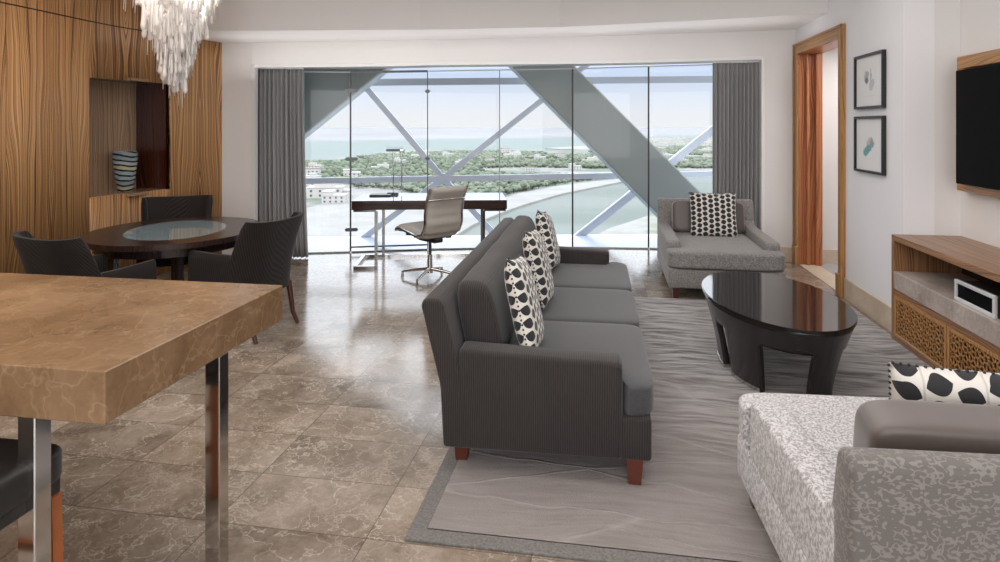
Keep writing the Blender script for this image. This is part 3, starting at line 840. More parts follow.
# far desert with low dunes
bm = bmesh.new(); NX, NYy = 60, 14; gv = {}
for i in range(NX + 1):
    for j in range(NYy + 1):
        px = 150 + i * 12; t = j / NYy
        y0 = 141 - .010 * (px - 307) * 1.6
        D0 = (EYE - GZ) * F / (max(y0, 132.6) - HOR); D = D0 + (16000 - D0) * t ** 1.6 if D0 < 16000 else D0
        p = at(px, D); h = GZ - 2.5 + (3 + 60 * t * (.55 + .9 * noise.noise(Vector((p.x * .0006, p.y * .0004, 0))))) * min(1, t * 4 + .1)
        gv[i, j] = bm.verts.new((p.x, p.y, h))
for i in range(NX):
    for j in range(NYy): bm.faces.new((gv[i, j], gv[i + 1, j], gv[i + 1, j + 1], gv[i, j + 1]))
o = struct('desert', bm, 'desert_sand', smooth=180)

# villas
def villa(kind):
    r = bpy.data.objects.new('villa', None); COL.objects.link(r)
    if kind == 0: bx_ = [(-12, 12, -8, 8, 0, 7), (-7, 6, -6, 7, 7, 10.5), (12, 17, -5, 6, 0, 4.5)]
    elif kind == 1: bx_ = [(-9, 9, -7, 7, 0, 6.5), (-9, -1, -7, 7, 6.5, 9.5)]
    elif kind == 2: bx_ = [(-14, 14, -6, 6, 0, 5), (-4, 14, -6, 6, 5, 8.5), (6, 11, -4, 4, 8.5, 11)]
    else: bx_ = [(-8, 8, -8, 8, 0, 8)]
    bm = bmesh.new()
    for b in bx_: add_box(bm, *b)
    obj('walls', bm, 'villa_wall', r)
    bm = bmesh.new()
    for b in bx_:
        add_box(bm, b[0] - .3, b[1] + .3, b[2] - .3, b[3] + .3, b[5], b[5] + .6)
    obj('parapet', bm, 'villa_roof' if kind == 3 else 'villa_wall', r)
    x0, x1, y0, y1, z0, z1 = bx_[0]
    for lv in range(2):
        for q in range(4):
            xx = x0 + (q + .5) * (x1 - x0) / 4; zz = 1.2 + lv * 3.1
            if zz + 1.6 > z1: continue
            obj('window', box(xx - .8, xx + .8, y0 - .12, y0 + .1, zz, zz + 1.5), 'villa_window', r)
    return r
vlab = [('white flat-roofed villa of stacked boxes among the trees outside', 'villas with a stepped flat roof'),
        ('small white villa with a raised left half among the trees outside', 'small stepped villas'),
        ('long low white villa with a rooftop room among the trees outside', 'long low villas'),
        ('square pale villa with a reddish roof edge among the trees outside', 'square villas with reddish roof edge')]
vil = [villa(i) for i in range(4)]
used = set(); vplaced = []
vs_ = [(326, 197, 0, 1.25, .2), (352, 178.5, 1, 1.1, .3), (305, 185, 2, 1.1, -.1), (316, 170, 1, 1, 0), (312, 176, 3, 1.2, .2), (335, 203, 1, 1.0, .1),
       (420, 158, 2, 1.2, .1), (448, 157, 1, 1.1, .4), (462, 166, 0, .9, .2), (505, 153.5, 3, 1.5, 0), (512, 157, 2, 1.2, .3), (540, 161, 1, 1.1, .2), (560, 158, 3, 1.1, .2),
       (590, 163, 2, 1, .1), (610, 157, 0, 1.1, 0), (575, 170, 1, .9, .2), (530, 172, 3, .8, .1), (490, 163, 3, .9, .2), (400, 164, 1, 1, .1), (380, 170, 2, .9, .2),
       (645, 143, 0, 1.5, .1), (655, 141.5, 2, 1.5, .3), (667, 142.5, 0, 1.6, 0), (678, 140.8, 2, 1.5, .2), (688, 142.5, 3, 1.8, .1), (700, 141.2, 0, 1.5, .3), (672, 146, 3, 1.3, .2), (694, 147, 2, 1.3, 0), (710, 145, 0, 1.3, 0),
       (662, 150, 3, 1.2, .1), (705, 152, 2, 1.1, .1), (668, 158, 1, 1, .2), (650, 139.9, 2, 1.6, 0), (708, 158, 3, 1, 0), (684, 163, 1, .8, .2)]
for (px, py, kd, sc_, rz) in vs_:
    src = vil[kd]
    if kd in used: o = copy_tree(src)
    else: o = src; used.add(kd)
    o.location = g(px, py); o.rotation_euler = (0, 0, rz + .1); o.scale = (sc_, sc_, sc_)
    tag(o, vlab[kd][0], 'villa', vlab[kd][1]); vplaced.append(o)
vxy = [(g(px, py).x, g(px, py).y, (24 * sc_) ** 2) for px, py, kd, sc_, rz in vs_]
ORD = ['', 'second', 'third', 'fourth', 'fifth', 'sixth', 'seventh', 'eighth', 'ninth', 'tenth', 'eleventh']
SHORT = ['stepped white villa with three stacked boxes', 'small white villa with a raised left half', 'long low white villa with a rooftop room', 'square pale villa with a reddish roof edge']
vobs = [o for o in COL.objects if o.type == 'EMPTY' and o.name.startswith('villa')]
for kd in range(4):
    row = sorted([(px, k_) for k_, (px, py, kk_, *_r) in enumerate(vs_) if kk_ == kd])
    for r_, (px, k_) in enumerate(row):
        vplaced[k_]['label'] = SHORT[kd] + ' outside, ' + ('leftmost of its kind' if r_ == 0 else 'rightmost of its kind' if r_ == len(row) - 1 else ORD[r_] + ' from the left')

# trees
rnd = random.Random(7)
def blob(bm, c, r, h, mi=0, sub=1, seed=0):
    q = bmesh.ops.create_icosphere(bm, subdivisions=sub, radius=1.0)
    for v in q['verts']:
        d = 1 + .32 * noise.noise(v.co * 1.7 + Vector((seed * 3.1, 0, 0)))
        v.co = Vector((c[0] + v.co.x * r * d, c[1] + v.co.y * r * d, c[2] + v.co.z * h * d))
protos = []
for k_ in range(4):
    bm = bmesh.new(); blob(bm, (0, 0, 4.6), 3.6, 3.0, seed=k_, sub=2)
    for q in range(5):
        a = q * 1.25 + k_; blob(bm, (2.4 * math.cos(a), 2.4 * math.sin(a), 3.8 + (q % 3)), 2.3, 2.0, seed=k_ * 7 + q)
    b3 = bmesh.new(); add_tube(b3, [(0, 0, 0), (0, 0, 4)], [.5, .3], 6)
    me_ = bpy.data.meshes.new('t'); b3.to_mesh(me_); b3.free(); bm.from_mesh(me_); bpy.data.meshes.remove(me_)
    me = bpy.data.meshes.new('tree'); bm.to_mesh(me); bm.free(); me.materials.append(M['foliage_dark' if k_ % 2 else 'foliage_mid'])
    me.polygons.foreach_set('use_smooth', [True] * len(me.polygons)); protos.append(me)
def inpoly(p, poly):
    x, y = p; c = False; j = len(poly) - 1
    for i in range(len(poly)):
        xi, yi = poly[i]; xj, yj = poly[j]
        if (yi > y) != (yj > y) and x < (xj - xi) * (y - yi) / (yj - yi) + xi: c = not c
        j = i
    return c
grove = [(250, 163.5), (307, 162), (345, 159), (380, 156), (420, 153), (470, 152), (520, 152.5), (560, 153.5), (600, 151.5), (640, 149), (690, 147), (740, 148), (740, 168), (690, 169), (650, 173), (622, 177), (600, 179.5), (560, 184), (520, 192), (495, 197), (440, 200), (425, 196), (400, 190), (370, 188), (348, 189), (330, 181), (300, 178), (250, 178)]
GW = [tuple(g(px, py).xy) for px, py in grove]
spots = []
lo = (min(p[0] for p in GW), min(p[1] for p in GW)); hi = (max(p[0] for p in GW), max(p[1] for p in GW))
tries = 0
occ = {}
while len(spots) < 6500 and tries < 160000:
    tries += 1
    yy = lo[1] + (hi[1] - lo[1]) * rnd.random() ** 1.5
    xx = rnd.uniform(-1, 1) * yy * .95
    if not inpoly((xx, yy), GW): continue
    if noise.noise(Vector((xx * .006, yy * .004, 3))) < -.16: continue
    if any((xx - q[0]) ** 2 + (yy - q[1]) ** 2 < q[2] for q in vxy): continue
    ky = (int(xx // 6), int(yy // 6)); bad = False
    for i_ in (-1, 0, 1):
        for j_ in (-1, 0, 1):
            for q in occ.get((ky[0] + i_, ky[1] + j_), ()):
                if (q[0] - xx) ** 2 + (q[1] - yy) ** 2 < 36: bad = True
    if bad: continue
    occ.setdefault(ky, []).append((xx, yy))
    spots.append((xx, yy))
spots.sort(key=lambda p: p[0] ** 2 + p[1] ** 2)
for (xx, yy) in spots[:300]:
    o = bpy.data.objects.new('tree', protos[rnd.randrange(4)]); COL.objects.link(o)
    s = rnd.uniform(.6, 1.0); o.location = (xx, yy, GZ - .1); o.scale = (s * rnd.uniform(.9, 1.2), s, s * rnd.uniform(.8, 1.15)); o.rotation_euler = (0, 0, rnd.uniform(0, 6))
    tag(o, 'green broadleaf tree at the near edge of the grove behind the beach outside', 'tree', 'trees behind the beach')
tmpl = []
for k_ in range(8):
    b_ = bmesh.new(); blob(b_, (0, 0, 0), 1.0, 1.0, seed=k_ * 5); b_.verts.index_update()
    tmpl.append(([tuple(v.co) for v in b_.verts], [[v.index for v in f.verts] for f in b_.faces])); b_.free()
V_, F_, MI = [], [], []
for i, (xx, yy) in enumerate(spots[300:]):
    s = rnd.choice((.5, .65, .8, .95)); tv_, tf_ = tmpl[i % 8]; n0 = len(V_)
    V_ += [(xx + x * 5 * s, yy + y * 5 * s, GZ + 3.8 * s + z * 3.6 * s) for x, y, z in tv_]
    F_ += [[q + n0 for q in f] for f in tf_]; MI += [i % 2] * len(tf_)
me = bpy.data.meshes.new('distant_trees'); me.from_pydata(V_, [], F_)
me.materials.append(M['foliage_mid']); me.materials.append(M['foliage_dark'])
me.polygons.foreach_set('material_index', MI); me.polygons.foreach_set('use_smooth', [True] * len(F_)); me.update()
o = bpy.data.objects.new('distant_trees', me); COL.objects.link(o)
tag(o, 'dense green belt of far trees between the villas and the sea', 'trees', kind='stuff')

# ------------------------------------------------------------------ curtains
def curtain(pts_, z0, z1, nf, amp, label, flare=0.0, seed=1):
    rr = random.Random(seed)
    a, b = pts_; t = (b - a).normalized(); nn = Vector((-t.y, t.x, 0)); L = (b - a).length
    N = nf * 14; bm = bmesh.new(); ul = bm.loops.layers.uv.new('UVMap'); rows = 14; gv = {}
    ph = [rr.uniform(-.9, .9) for _ in range(nf + 2)]; am = [rr.uniform(.6, 1.2) for _ in range(nf + 2)]
    for i in range(N + 1):
        s = i / N
        for j in range(rows + 1):
            zt = j / rows; k_ = s * nf; ki = int(k_); fr = k_ - ki
            A1 = am[ki] * (1 - fr) + am[ki + 1] * fr; P1 = ph[ki] * (1 - fr) + ph[ki + 1] * fr
            w_ = math.sin(2 * PI * k_ + P1 + .5 * (1 - zt) * math.sin(ki * 2.1)) * amp * A1 * (.55 + .45 * (1 - zt) ** .5)
            w_ += .12 * amp * math.sin(3.3 * PI * k_ + 1.7)
            xx = s * L + flare * (1 - zt) ** 2 * s
            p = a + t * xx + nn * w_
            gv[i, j] = bm.verts.new((p.x - a.x, p.y - a.y, z0 + (z1 - z0) * zt))
    for i in range(N):
        for j in range(rows):
            f = bm.faces.new((gv[i, j], gv[i + 1, j], gv[i + 1, j + 1], gv[i, j + 1]))
    root = empty('curtain', (a.x, a.y, 0))
    o = obj('cloth', bm, 'curtain_cloth', root, smooth=180, uv='box')
    s = o.modifiers.new('t', 'SOLIDIFY'); s.thickness = .004
    bm = bmesh.new(); add_bar(bm, (-.0, 0, z1 + .012), (t.x * L, t.y * L, z1 + .012), .03, .02)
    obj('track', bm, 'trim_white', root)
    tag(root, label, 'curtain')
curtain((at(254, 8.02), at(304, 8.05)), .012, 2.375, 12, .052, 'grey floor-length pleated curtain at the left end of the window', .05, 1)
curtain((at(713, 8.12), at(761.5, 8.02)), .012, 2.46, 12, .052, 'grey floor-length pleated curtain at the right end of the window, behind the pale chaise', -.02, 5)

# ------------------------------------------------------------------ marble counter table
ct = empty('marble_table', (-3.2, 2.12, 0)); tag(ct, 'high brown marble table with thick slab top and square chrome legs in the left foreground', 'table')
CX, CYY = -3.2, 2.12
bm = box(-5.0 - CX, -1.42 - CX, 1.617 - CYY, 2.635 - CYY, .797, .95, .003, 1)
obj('tabletop', bm, 'counter_marble', ct)
for (lx, ly) in ((-1.70, 1.635), (-1.453, 2.17), (-4.7, 1.635), (-4.7, 2.49)):
    obj('leg', box(lx - .03 - CX, lx + .03 - CX, ly - CYY, ly + .06 - CYY, 0, .797, .003, 1), 'chrome', ct)

# bar stool under it
st = empty('bar_stool', (-1.945, 1.555, .012)); tag(st, 'black leather stool with reddish wooden legs tucked under the marble table at the left edge', 'stool')
bm = soft_box(0, 0, .585, .265, .225, .055, 9, .10, 14); obj('seat', bm, 'black_leather', st, smooth=180)
obj('seat_frame', box(-.245, .245, -.205, .205, .49, .54, .006), 'black_leather', st)
for sx in (-1, 1):
    for sy in (-1, 1):
        bm = bmesh.new(); add_bar(bm, (sx * .225, sy * .185, .49), (sx * .235, sy * .19, 0), .045, .045, up=(0, 1, 0), bev=.004); obj('leg', bm, 'orange_wood', st)
for sy in (-1, 1):
    bm = bmesh.new(); add_bar(bm, (-.22, sy * .187, .2), (.22, sy * .187, .2), .022, .03); obj('foot_rail', bm, 'orange_wood', st)

# ------------------------------------------------------------------ dining table
TCX, TCY = -3.74, 5.08
dt = empty('dining_table', (TCX, TCY, 0)); tag(dt, 'round dark wooden dining table with an inset oval glass panel below the glass chandelier', 'table')
RA, RB, TROT = .70, .80, R(18)
def ellipse(a, b, n_, rot=0.0):
    out = []
    for k_ in range(n_):
        x, y = a * math.cos(2 * PI * k_ / n_), b * math.sin(2 * PI * k_ / n_)
        out.append((x * math.cos(rot) - y * math.sin(rot), x * math.sin(rot) + y * math.cos(rot)))
    return out
def disc(outline, z0, z1, bev=.0, hole=None):
    bm = bmesh.new(); n_ = len(outline)
    a = [bm.verts.new((*p, z0)) for p in outline]; b = [bm.verts.new((*p, z1)) for p in outline]
    for i in range(n_): bm.faces.new((a[i], a[(i + 1) % n_], b[(i + 1) % n_], b[i]))
    if hole:
        c = [bm.verts.new((*p, z0)) for p in hole]; d = [bm.verts.new((*p, z1)) for p in hole]
        for i in range(n_):
            j = (i + 1) % n_
            bm.faces.new((b[i], b[j], d[j], d[i])); bm.faces.new((a[j], a[i], c[i], c[j])); bm.faces.new((c[j], c[i], d[i], d[j]))
    else: bm.faces.new(a[::-1]); bm.faces.new(b)
    bmesh.ops.recalc_face_normals(bm, faces=bm.faces[:])
    return bm
go = ellipse(.40, .57, 96, TROT + R(8)); outer = ellipse(RA, RB, 96, TROT)
obj('tabletop', disc(outer, .705, .75, hole=go), 'espresso_wood', dt)
obj('glass_inset', disc(ellipse(.398, .568, 96, TROT + R(8)), .725, .7485), 'table_glass', dt)
bm = disc(ellipse(RA - .09, RB - .09, 64, TROT), .63, .705, hole=ellipse(RA - .13, RB - .13, 64, TROT)); obj('apron', bm, 'espresso_wood', dt)
for (lx, ly) in ((.30, -.40), (-.42, -.25), (.42, .32), (-.30, .42)):
    obj('leg', box(lx - .035, lx + .035, ly - .035, ly + .035, 0, .66, .003, 1), 'espresso_wood', dt)

# dining armchair: seat faces +Y in local space
def dining_chair(label):
    r = empty('dining_chair', (0, 0, 0))
    W2, D2, n_ = .31, .28, 84
    path = []
    # plan from front-left arm tip, round the back, to the front-right tip
    for k_ in range(n_ + 1):
        s = k_ / n_
        if s < .30: x, y = -W2, D2 - (s / .30) * (D2 + .12)
        elif s > .70: x, y = W2, D2 - ((1 - s) / .30) * (D2 + .12)
        else:
            a = (s - .30) / .40 * PI; x = -W2 * math.copysign(abs(math.cos(a)) ** .62, math.cos(a)); y = -.12 - .19 * math.sin(a) ** .75
        path.append((x, y, s))
    def hgt(s):
        q = min(s, 1 - s)                       # 0 at arm tip, .5 at middle of back
        lo_, hi_ = .69 - .02 * min(1, q / .2), .935 + .0 * q
        if q < .285: return lo_
        if q > .32: return hi_ - .012 * ((q - .32) / .18)
        t = (q - .285) / .035; return lo_ + (hi_ - lo_) * t * t * (3 - 2 * t)
    bm = bmesh.new(); ul = bm.loops.layers.uv.new('UVMap'); rows = 10; th = .055; V = {}
    for i, (x, y, s) in enumerate(path):
        a = path[max(0, i - 1)]; b = path[min(n_, i + 1)]
        tx, ty = b[0] - a[0], b[1] - a[1]; L = math.hypot(tx, ty); nx, ny = ty / L, -tx / L    # points outward?
        if nx * x + ny * (y + .0) < 0: nx, ny = -nx, -ny
        h = hgt(s)
        for sd in (0, 1):
            for j in range(rows + 1):
                t = j / rows; z = .33 + (h - .33) * t
                back = max(0, min(1, (min(s, 1 - s) - .22) / .12)); fl = back * (.11 * ((z - .33) / .6) ** 2)
                taper = -.025 * (1 - t) * back
                o_ = (-th if sd else 0)
                rim = -.012 if (j == rows) else 0
                k_ = o_ + (rim if not sd else -rim)
                V[i, j, sd] = bm.verts.new((x + nx * (k_ + taper * 0) + x / W2 * fl * .35, y + ny * k_ - fl * (1 if y < -.05 else .4) + (.02 * (1 - t) * back), z - (.006 if j == rows else 0)))
    for i in range(n_):
        for j in range(rows):
            for sd in (0, 1):
                q = [(i, j), (i + 1, j), (i + 1, j + 1), (i, j + 1)]
                if sd: q = q[::-1]
                f = bm.faces.new([V[a, b, sd] for a, b in q])
                for l, (a, b) in zip(f.loops, q):
                    s_ = path[a][2] * 1.5; zz = V[a, b, sd].co.z
                    mid = abs(path[a][2] - .5)
                    l[ul].uv = (s_ * (.72 + .5 * (zz - .33)) + (.0 if mid > .3 else 0), zz)
    for i in range(n_):
        f = bm.faces.new((V[i, rows, 0], V[i + 1, rows, 0], V[i + 1, rows, 1], V[i, rows, 1]))
        for l in f.loops: l[ul].uv = (path[i][2] * 1.5, .9)
        bm.faces.new((V[i + 1, 0, 0], V[i, 0, 0], V[i, 0, 1], V[i + 1, 0, 1]))
    for i in (0, n_):
        for j in range(rows):
            f = bm.faces.new([V[i, j, 0], V[i, j + 1, 0], V[i, j + 1, 1], V[i, j, 1]][::(1 if i == 0 else -1)])
            for l in f.loops: l[ul].uv = (l.vert.co.x, l.vert.co.z)
    bmesh.ops.recalc_face_normals(bm, faces=bm.faces[:])
    obj('backrest', bm, 'dining_fabric', r, smooth=55, uv='keep')
    obj('seat', soft_box(0, .03, .43, .25, .26, .06, 8, .08, 10), 'dining_fabric', r, smooth=180)
    obj('seat_rail', box(-.27, .27, -.22, .27, .31, .385, .01), 'dining_fabric', r)
    for sx in (-1, 1):
        b_ = bmesh.new(); add_tube(b_, [(sx * .25, -.24, .36), (sx * .255, -.26, .22), (sx * .26, -.275, .10), (sx * .27, -.315, 0)], [.027, .023, .02, .017], 8); obj('leg', b_, 'leg_dark', r, smooth=60)
        b_ = bmesh.new(); add_tube(b_, [(sx * .25, .22, .36), (sx * .255, .23, .18), (sx * .26, .24, 0)], [.026, .02, .016], 8); obj('leg', b_, 'leg_dark', r, smooth=60)
    tag(r, label, 'chair', 'dark velvet dining armchairs'); return r
dc = dining_chair('dark velvet armchair on the right of the round dining table, standing clear of the curtain')
dc.location = (-2.92, 4.80, 0); dc.rotation_euler = (0, 0, R(83))
c2 = copy_tree(dc); c2.location = (-3.62, 4.00, 0); c2.rotation_euler = (0, 0, R(-17)); c2['label'] = 'dark velvet armchair on the near left side of the dining table, behind the marble table'
c3 = copy_tree(dc); c3.location = (-4.27, 5.78, 0); c3.rotation_euler = (0, 0, R(180 + 32)); c3['label'] = 'dark velvet armchair on the far side of the dining table, against the striped wood wall'

# ------------------------------------------------------------------ vase
bm = bmesh.new(); prof = [(0, 0), (.068, 0), (.074, .01), (.092, .11), (.110, .23), (.122, .34), (.126, .44), (.120, .44), (.108, .30), (.065, .04), (0, .03)]
add_lathe(bm, prof, 40, sx=1.0, sy=.98)
v = obj('vase', bm, 'vase_glaze', smooth=50); v.location = (-5.19, 6.20, NZ0 + .002); tag(v, 'tapered glass vase with dark and teal bands standing in the wood wall niche', 'vase')

# ------------------------------------------------------------------ chandelier
cc = at(176, 5.6)
ch = empty('chandelier', (cc.x, cc.y, CEIL)); tag(ch, 'icicle chandelier of clear frosted glass drops hanging over the round dining table', 'chandelier')
bm = bmesh.new(); add_lathe(bm, [(0, -.04), (.40, -.04), (.40, 0), (0, 0)], 48); obj('canopy', bm, 'chrome', ch, smooth=40)
dr_me = []
for k_ in range(3):
    bm = bmesh.new(); Ld = (.20, .26, .16)[k_]
    add_lathe(bm, [(0, 0), (.006, 0), (.009, -.3 * Ld), (.015, -.72 * Ld), (.020, -.88 * Ld), (.012, -.98 * Ld), (0, -Ld)], 8)
    add_tube(bm, [(0, 0, 0), (0, 0, .04)], .003, 5)
    me = bpy.data.meshes.new('glass_drop'); bm.to_mesh(me); bm.free(); me.materials.append(M['frosted_glass'])
    me.polygons.foreach_set('use_smooth', [True] * len(me.polygons)); dr_me.append(me)
rr = random.Random(3)
def R_at(z):  # cone radius by height below ceiling
    t = max(0, min(1, (z - 1.93) / 1.2)); return .025 + .42 * t ** 1.2
def place_drop(z, inner=False):
    a = rr.uniform(0, 2 * PI); r_ = R_at(z) * (rr.random() ** .5 if inner else rr.uniform(.75, 1.0)); return r_ * math.cos(a), r_ * math.sin(a)
for k_ in range(100):
    z = 1.97 + .20 + (k_ / 100) ** .75 * .85
    x, y = place_drop(z, True)
    o = bpy.data.objects.new('glass_drop', dr_me[k_ % 3]); COL.objects.link(o); o.parent = ch
    o.location = (x, y, z - CEIL); o.rotation_euler = (rr.uniform(-.1, .1), rr.uniform(-.1, .1), rr.uniform(0, 3)); s = rr.uniform(.8, 1.2); o.scale = (s, s, s)
bm = bmesh.new()
for k_ in range(900):
    z = 2.10 + (k_ / 900) ** .7 * 1.1
    x, y = place_drop(z, k_ % 3 > 0); L = rr.uniform(.12, .22); z = min(z, CEIL - .06)
    if k_ % 2: add_lathe(bm, [(0, 0), (.005, 0), (.009, -.7 * L), (.012, -.88 * L), (0, -L)], 6, c=(x, y, z - CEIL))
    else: add_tube(bm, [(x, y, z - CEIL), (x * 1.03 + rr.uniform(-.01, .01), y * 1.03, z - CEIL - L * 1.1)], [.0035, .0025], 5)
for a0, z0_, L0 in ((.3, 2.12, .30), (1.9, 2.10, .26), (3.6, 2.2, .30), (5.1, 2.16, .24)):
    add_tube(bm, [(.05 * math.cos(a0), .05 * math.sin(a0), z0_ - CEIL), (.055 * math.cos(a0), .055 * math.sin(a0), z0_ - L0 - CEIL)], [.004, .003], 5)
for k_ in range(36):   # long thin rods at the skirt
    a = rr.uniform(0, 2 * PI); z = rr.uniform(2.2, 3.1); r_ = R_at(z) * rr.uniform(.9, 1.12); L = rr.uniform(.16, .3)
    add_tube(bm, [(r_ * math.cos(a), r_ * math.sin(a), z - CEIL), (r_ * 1.05 * math.cos(a), r_ * 1.05 * math.sin(a), z - L - CEIL)], [.004, .003], 5)
o = obj('upper_glass_rods', bm, 'frosted_glass', ch, smooth=180); o['kind'] = 'stuff'
bm = bmesh.new(); add_tube(bm, [(0, 0, -.04), (0, 0, -1.0)], .012, 8)
for q in range(6):
    a = q * PI / 3; add_tube(bm, [(0, 0, -.5), (.28 * math.cos(a), .28 * math.sin(a), -.25)], .006, 6)
obj('stem', bm, 'chrome', ch)
for q in range(4):
    a = q * PI / 2; l = light('chandelier_bulb', 'POINT', (cc.x + .16 * math.cos(a), cc.y + .16 * math.sin(a), 2.85), (0, 0, 0), 5, (1, .90, .82), .03)

# ------------------------------------------------------------------ desk
DA, DB = at(351.5, 7.35), at(507, 7.45)
dcn = (DA + DB) / 2; dth = math.atan2((DB - DA).y, (DB - DA).x); DL = (DB - DA).length; DD = .86
dk = empty('writing_desk', (dcn.x, dcn.y, 0), dth); tag(dk, 'dark glossy writing desk on a chrome sled frame in front of the window', 'desk')
b_ = box(-DL / 2, DL / 2, 0, DD, .765, .80, .003, 1); b_.normal_update(); boxuv_along(b_, 0); M['desk_gloss'] = M['desk_wood'].copy(); M['desk_gloss'].node_tree.nodes['Principled BSDF'].inputs['Coat Weight'].default_value = 1.0; obj('desktop', b_, 'desk_gloss', dk, uv='keep')
b_ = box(-DL / 2, DL / 2, 0, .02, .695, .765, .002, 1)
b_.normal_update(); boxuv_along(b_, 0); obj('drawer_front', b_, 'desk_wood', dk, uv='keep')
obj('side_panel', box(-DL / 2, -DL / 2 + .02, .02, DD, .695, .765), 'desk_wood', dk); obj('side_panel', box(DL / 2 - .02, DL / 2, .02, DD, .695, .765), 'desk_wood', dk)
obj('back_panel', box(-DL / 2 + .02, DL / 2 - .02, DD - .02, DD, .695, .765), 'desk_wood', dk)
for sx in (-1, 1):
    x0 = sx * (DL / 2 - .01); x1 = sx * (DL / 2 - .27)
    fr = bmesh.new(); q = .035
    for y_ in (.08, DD - .10):
        add_bar(fr, (x1, y_, 0), (x1, y_, .665), q, q, up=(0, 1, 0))                # upright
        add_bar(fr, (min(x0, x1) - .0, y_, .68), (max(x0, x1), y_, .68), q, .03)
        add_bar(fr, (x0, y_, .0175), (x1, y_, .0175), q, q)
    add_bar(fr, (x0 - sx * .0175, .08, .0175), (x0 - sx * .0175, DD - .10, .0175), q, q)
    add_bar(fr, (x0 - sx * .0175, .08, .68), (x0 - sx * .0175, DD - .10, .68), q, .03)
    obj('leg_frame', fr, 'chrome_dark', dk)
b_ = bmesh.new(); add_bar(b_, (-DL / 2 + .27, DD - .10, .0175), (DL / 2 - .27, DD - .10, .0175), .035, .035); obj('stretcher', b_, 'chrome', dk)

# desk lamp
lp = at(393.5, 8.05)
dl = empty('desk_lamp', (lp.x, lp.y, .80), dth); tag(dl, 'slim two-post desk lamp with a flat dark head on the writing desk', 'lamp')
obj('base', box(-.075, .06, -.05, .05, 0, .03, .004), 'black_gloss', dl)
b_ = bmesh.new(); add_tube(b_, [(0, 0, .03), (0, 0, .56)], .007, 8); obj('post', b_, 'chrome', dl, smooth=60)
b_ = bmesh.new(); add_tube(b_, [(.10, .03, .0), (.10, .03, .555)], .007, 8); obj('post', b_, 'chrome', dl, smooth=60)
obj('post_foot', box(.07, .125, .005, .055, 0, .012, .002), 'chrome', dl)
obj('lamp_head', box(-.085, .08, -.06, .06, .545, .575, .008), 'steel_dark', dl)
obj('head_end', box(.075, .135, -.035, .05, .54, .585, .012), 'chrome', dl)
# folder
o = obj('desk_folder', box(-.13, .13, -.10, .10, 0, .018, .004), 'black_leather'); p_ = at(381, 7.95); o.location = (p_.x, p_.y, .80); o.rotation_euler = (0, 0, dth)
tag(o, 'flat black leather folder lying on the desk left of the lamp', 'folder')

# office chair, faces +Y locally
oc = empty('office_chair', (0, 0, 0)); tag(oc, 'grey leather ribbed office chair with chrome star base beside the desk', 'chair')
p_ = at(430, 6.98); oc.location = (p_.x, p_.y, 0); oc.rotation_euler = (0, 0, R(52))
def slab_path(prof, w_, th, name, seg_bulge, mat):
    "leather pad following a side profile (y,z), width w_, with soft rounded edges and stitched pads"
    bm = bmesh.new(); nx = 12; V = {}; n_ = len(prof)
    for i in range(n_):
        a, b = Vector(prof[max(0, i - 1)]), Vector(prof[min(n_ - 1, i + 1)]); t = (b - a).normalized(); nn = Vector((-t.y, t.x))
        for k_ in range(nx + 1):
            u = k_ / nx * 2 - 1; ed = (1 - abs(u) ** 6) ** .5; en = min(1, min(i, n_ - 1 - i) / 1.2 + .35)
            bu = 1 + seg_bulge * abs(math.sin(PI * i / (n_ - 1) * 5))
            for sd in (1, -1):
                off_ = sd * th / 2 * (.25 + .75 * ed) * en * (bu if sd == 1 else 1)
                V[i, k_, sd] = bm.verts.new((u * w_ / 2, prof[i][0] + nn.x * off_, prof[i][1] + nn.y * off_))
    for i in range(n_ - 1):
        for k_ in range(nx):
            for sd in (1, -1):
                q = [V[i, k_, sd], V[i, k_ + 1, sd], V[i + 1, k_ + 1, sd], V[i + 1, k_, sd]]
                bm.faces.new(q if sd == 1 else q[::-1])
    for i in range(n_ - 1):
        for k_ in (0, nx): bm.faces.new([V[i, k_, 1], V[i + 1, k_, 1], V[i + 1, k_, -1], V[i, k_, -1]])
    for i in (0, n_ - 1):
        for k_ in range(nx): bm.faces.new([V[i, k_, 1], V[i, k_ + 1, 1], V[i, k_ + 1, -1], V[i, k_, -1]])
    bmesh.ops.recalc_face_normals(bm, faces=bm.faces[:])
    return obj(name, bm, mat, oc, smooth=60)
def curve(pts_, n_):
    out = []
    for i in range(len(pts_) - 1):
        p0, p1, p2, p3 = (Vector(pts_[max(0, min(len(pts_) - 1, i + j))]) for j in (-1, 0, 1, 2))
        for k_ in range(n_):
            t = k_ / n_; out.append(tuple((2 * p1 + (p2 - p0) * t + (2 * p0 - 5 * p1 + 4 * p2 - p3) * t * t + (3 * p1 - p0 - 3 * p2 + p3) * t ** 3) * .5))
    out.append(tuple(pts_[-1])); return out
seatp = curve([(.30, .515), (.26, .55), (.10, .525), (-.08, .50), (-.20, .525)], 6)
backp = curve([(-.20, .53), (-.245, .62), (-.25, .75), (-.285, .90), (-.345, 1.02)], 6)
slab_path(seatp, .48, .075, 'seat', .35, 'chair_leather')
slab_path(backp, .46, .065, 'backrest', .35, 'chair_leather')
for sx in (-1, 1):
    b_ = bmesh.new(); prev = None
    allp = [(sx * .245, y_, z_) for y_, z_ in seatp + backp[1:]]
    add_tube(b_, allp, .014, 6); obj('side_rail', b_, 'chrome', oc, smooth=60)
b_ = bmesh.new(); add_tube(b_, [(-.24, -.30, .885), (-.1, -.345, .895), (.1, -.345, .895), (.24, -.30, .885)], .012, 6); obj('back_spreader', b_, 'chrome', oc, smooth=60)
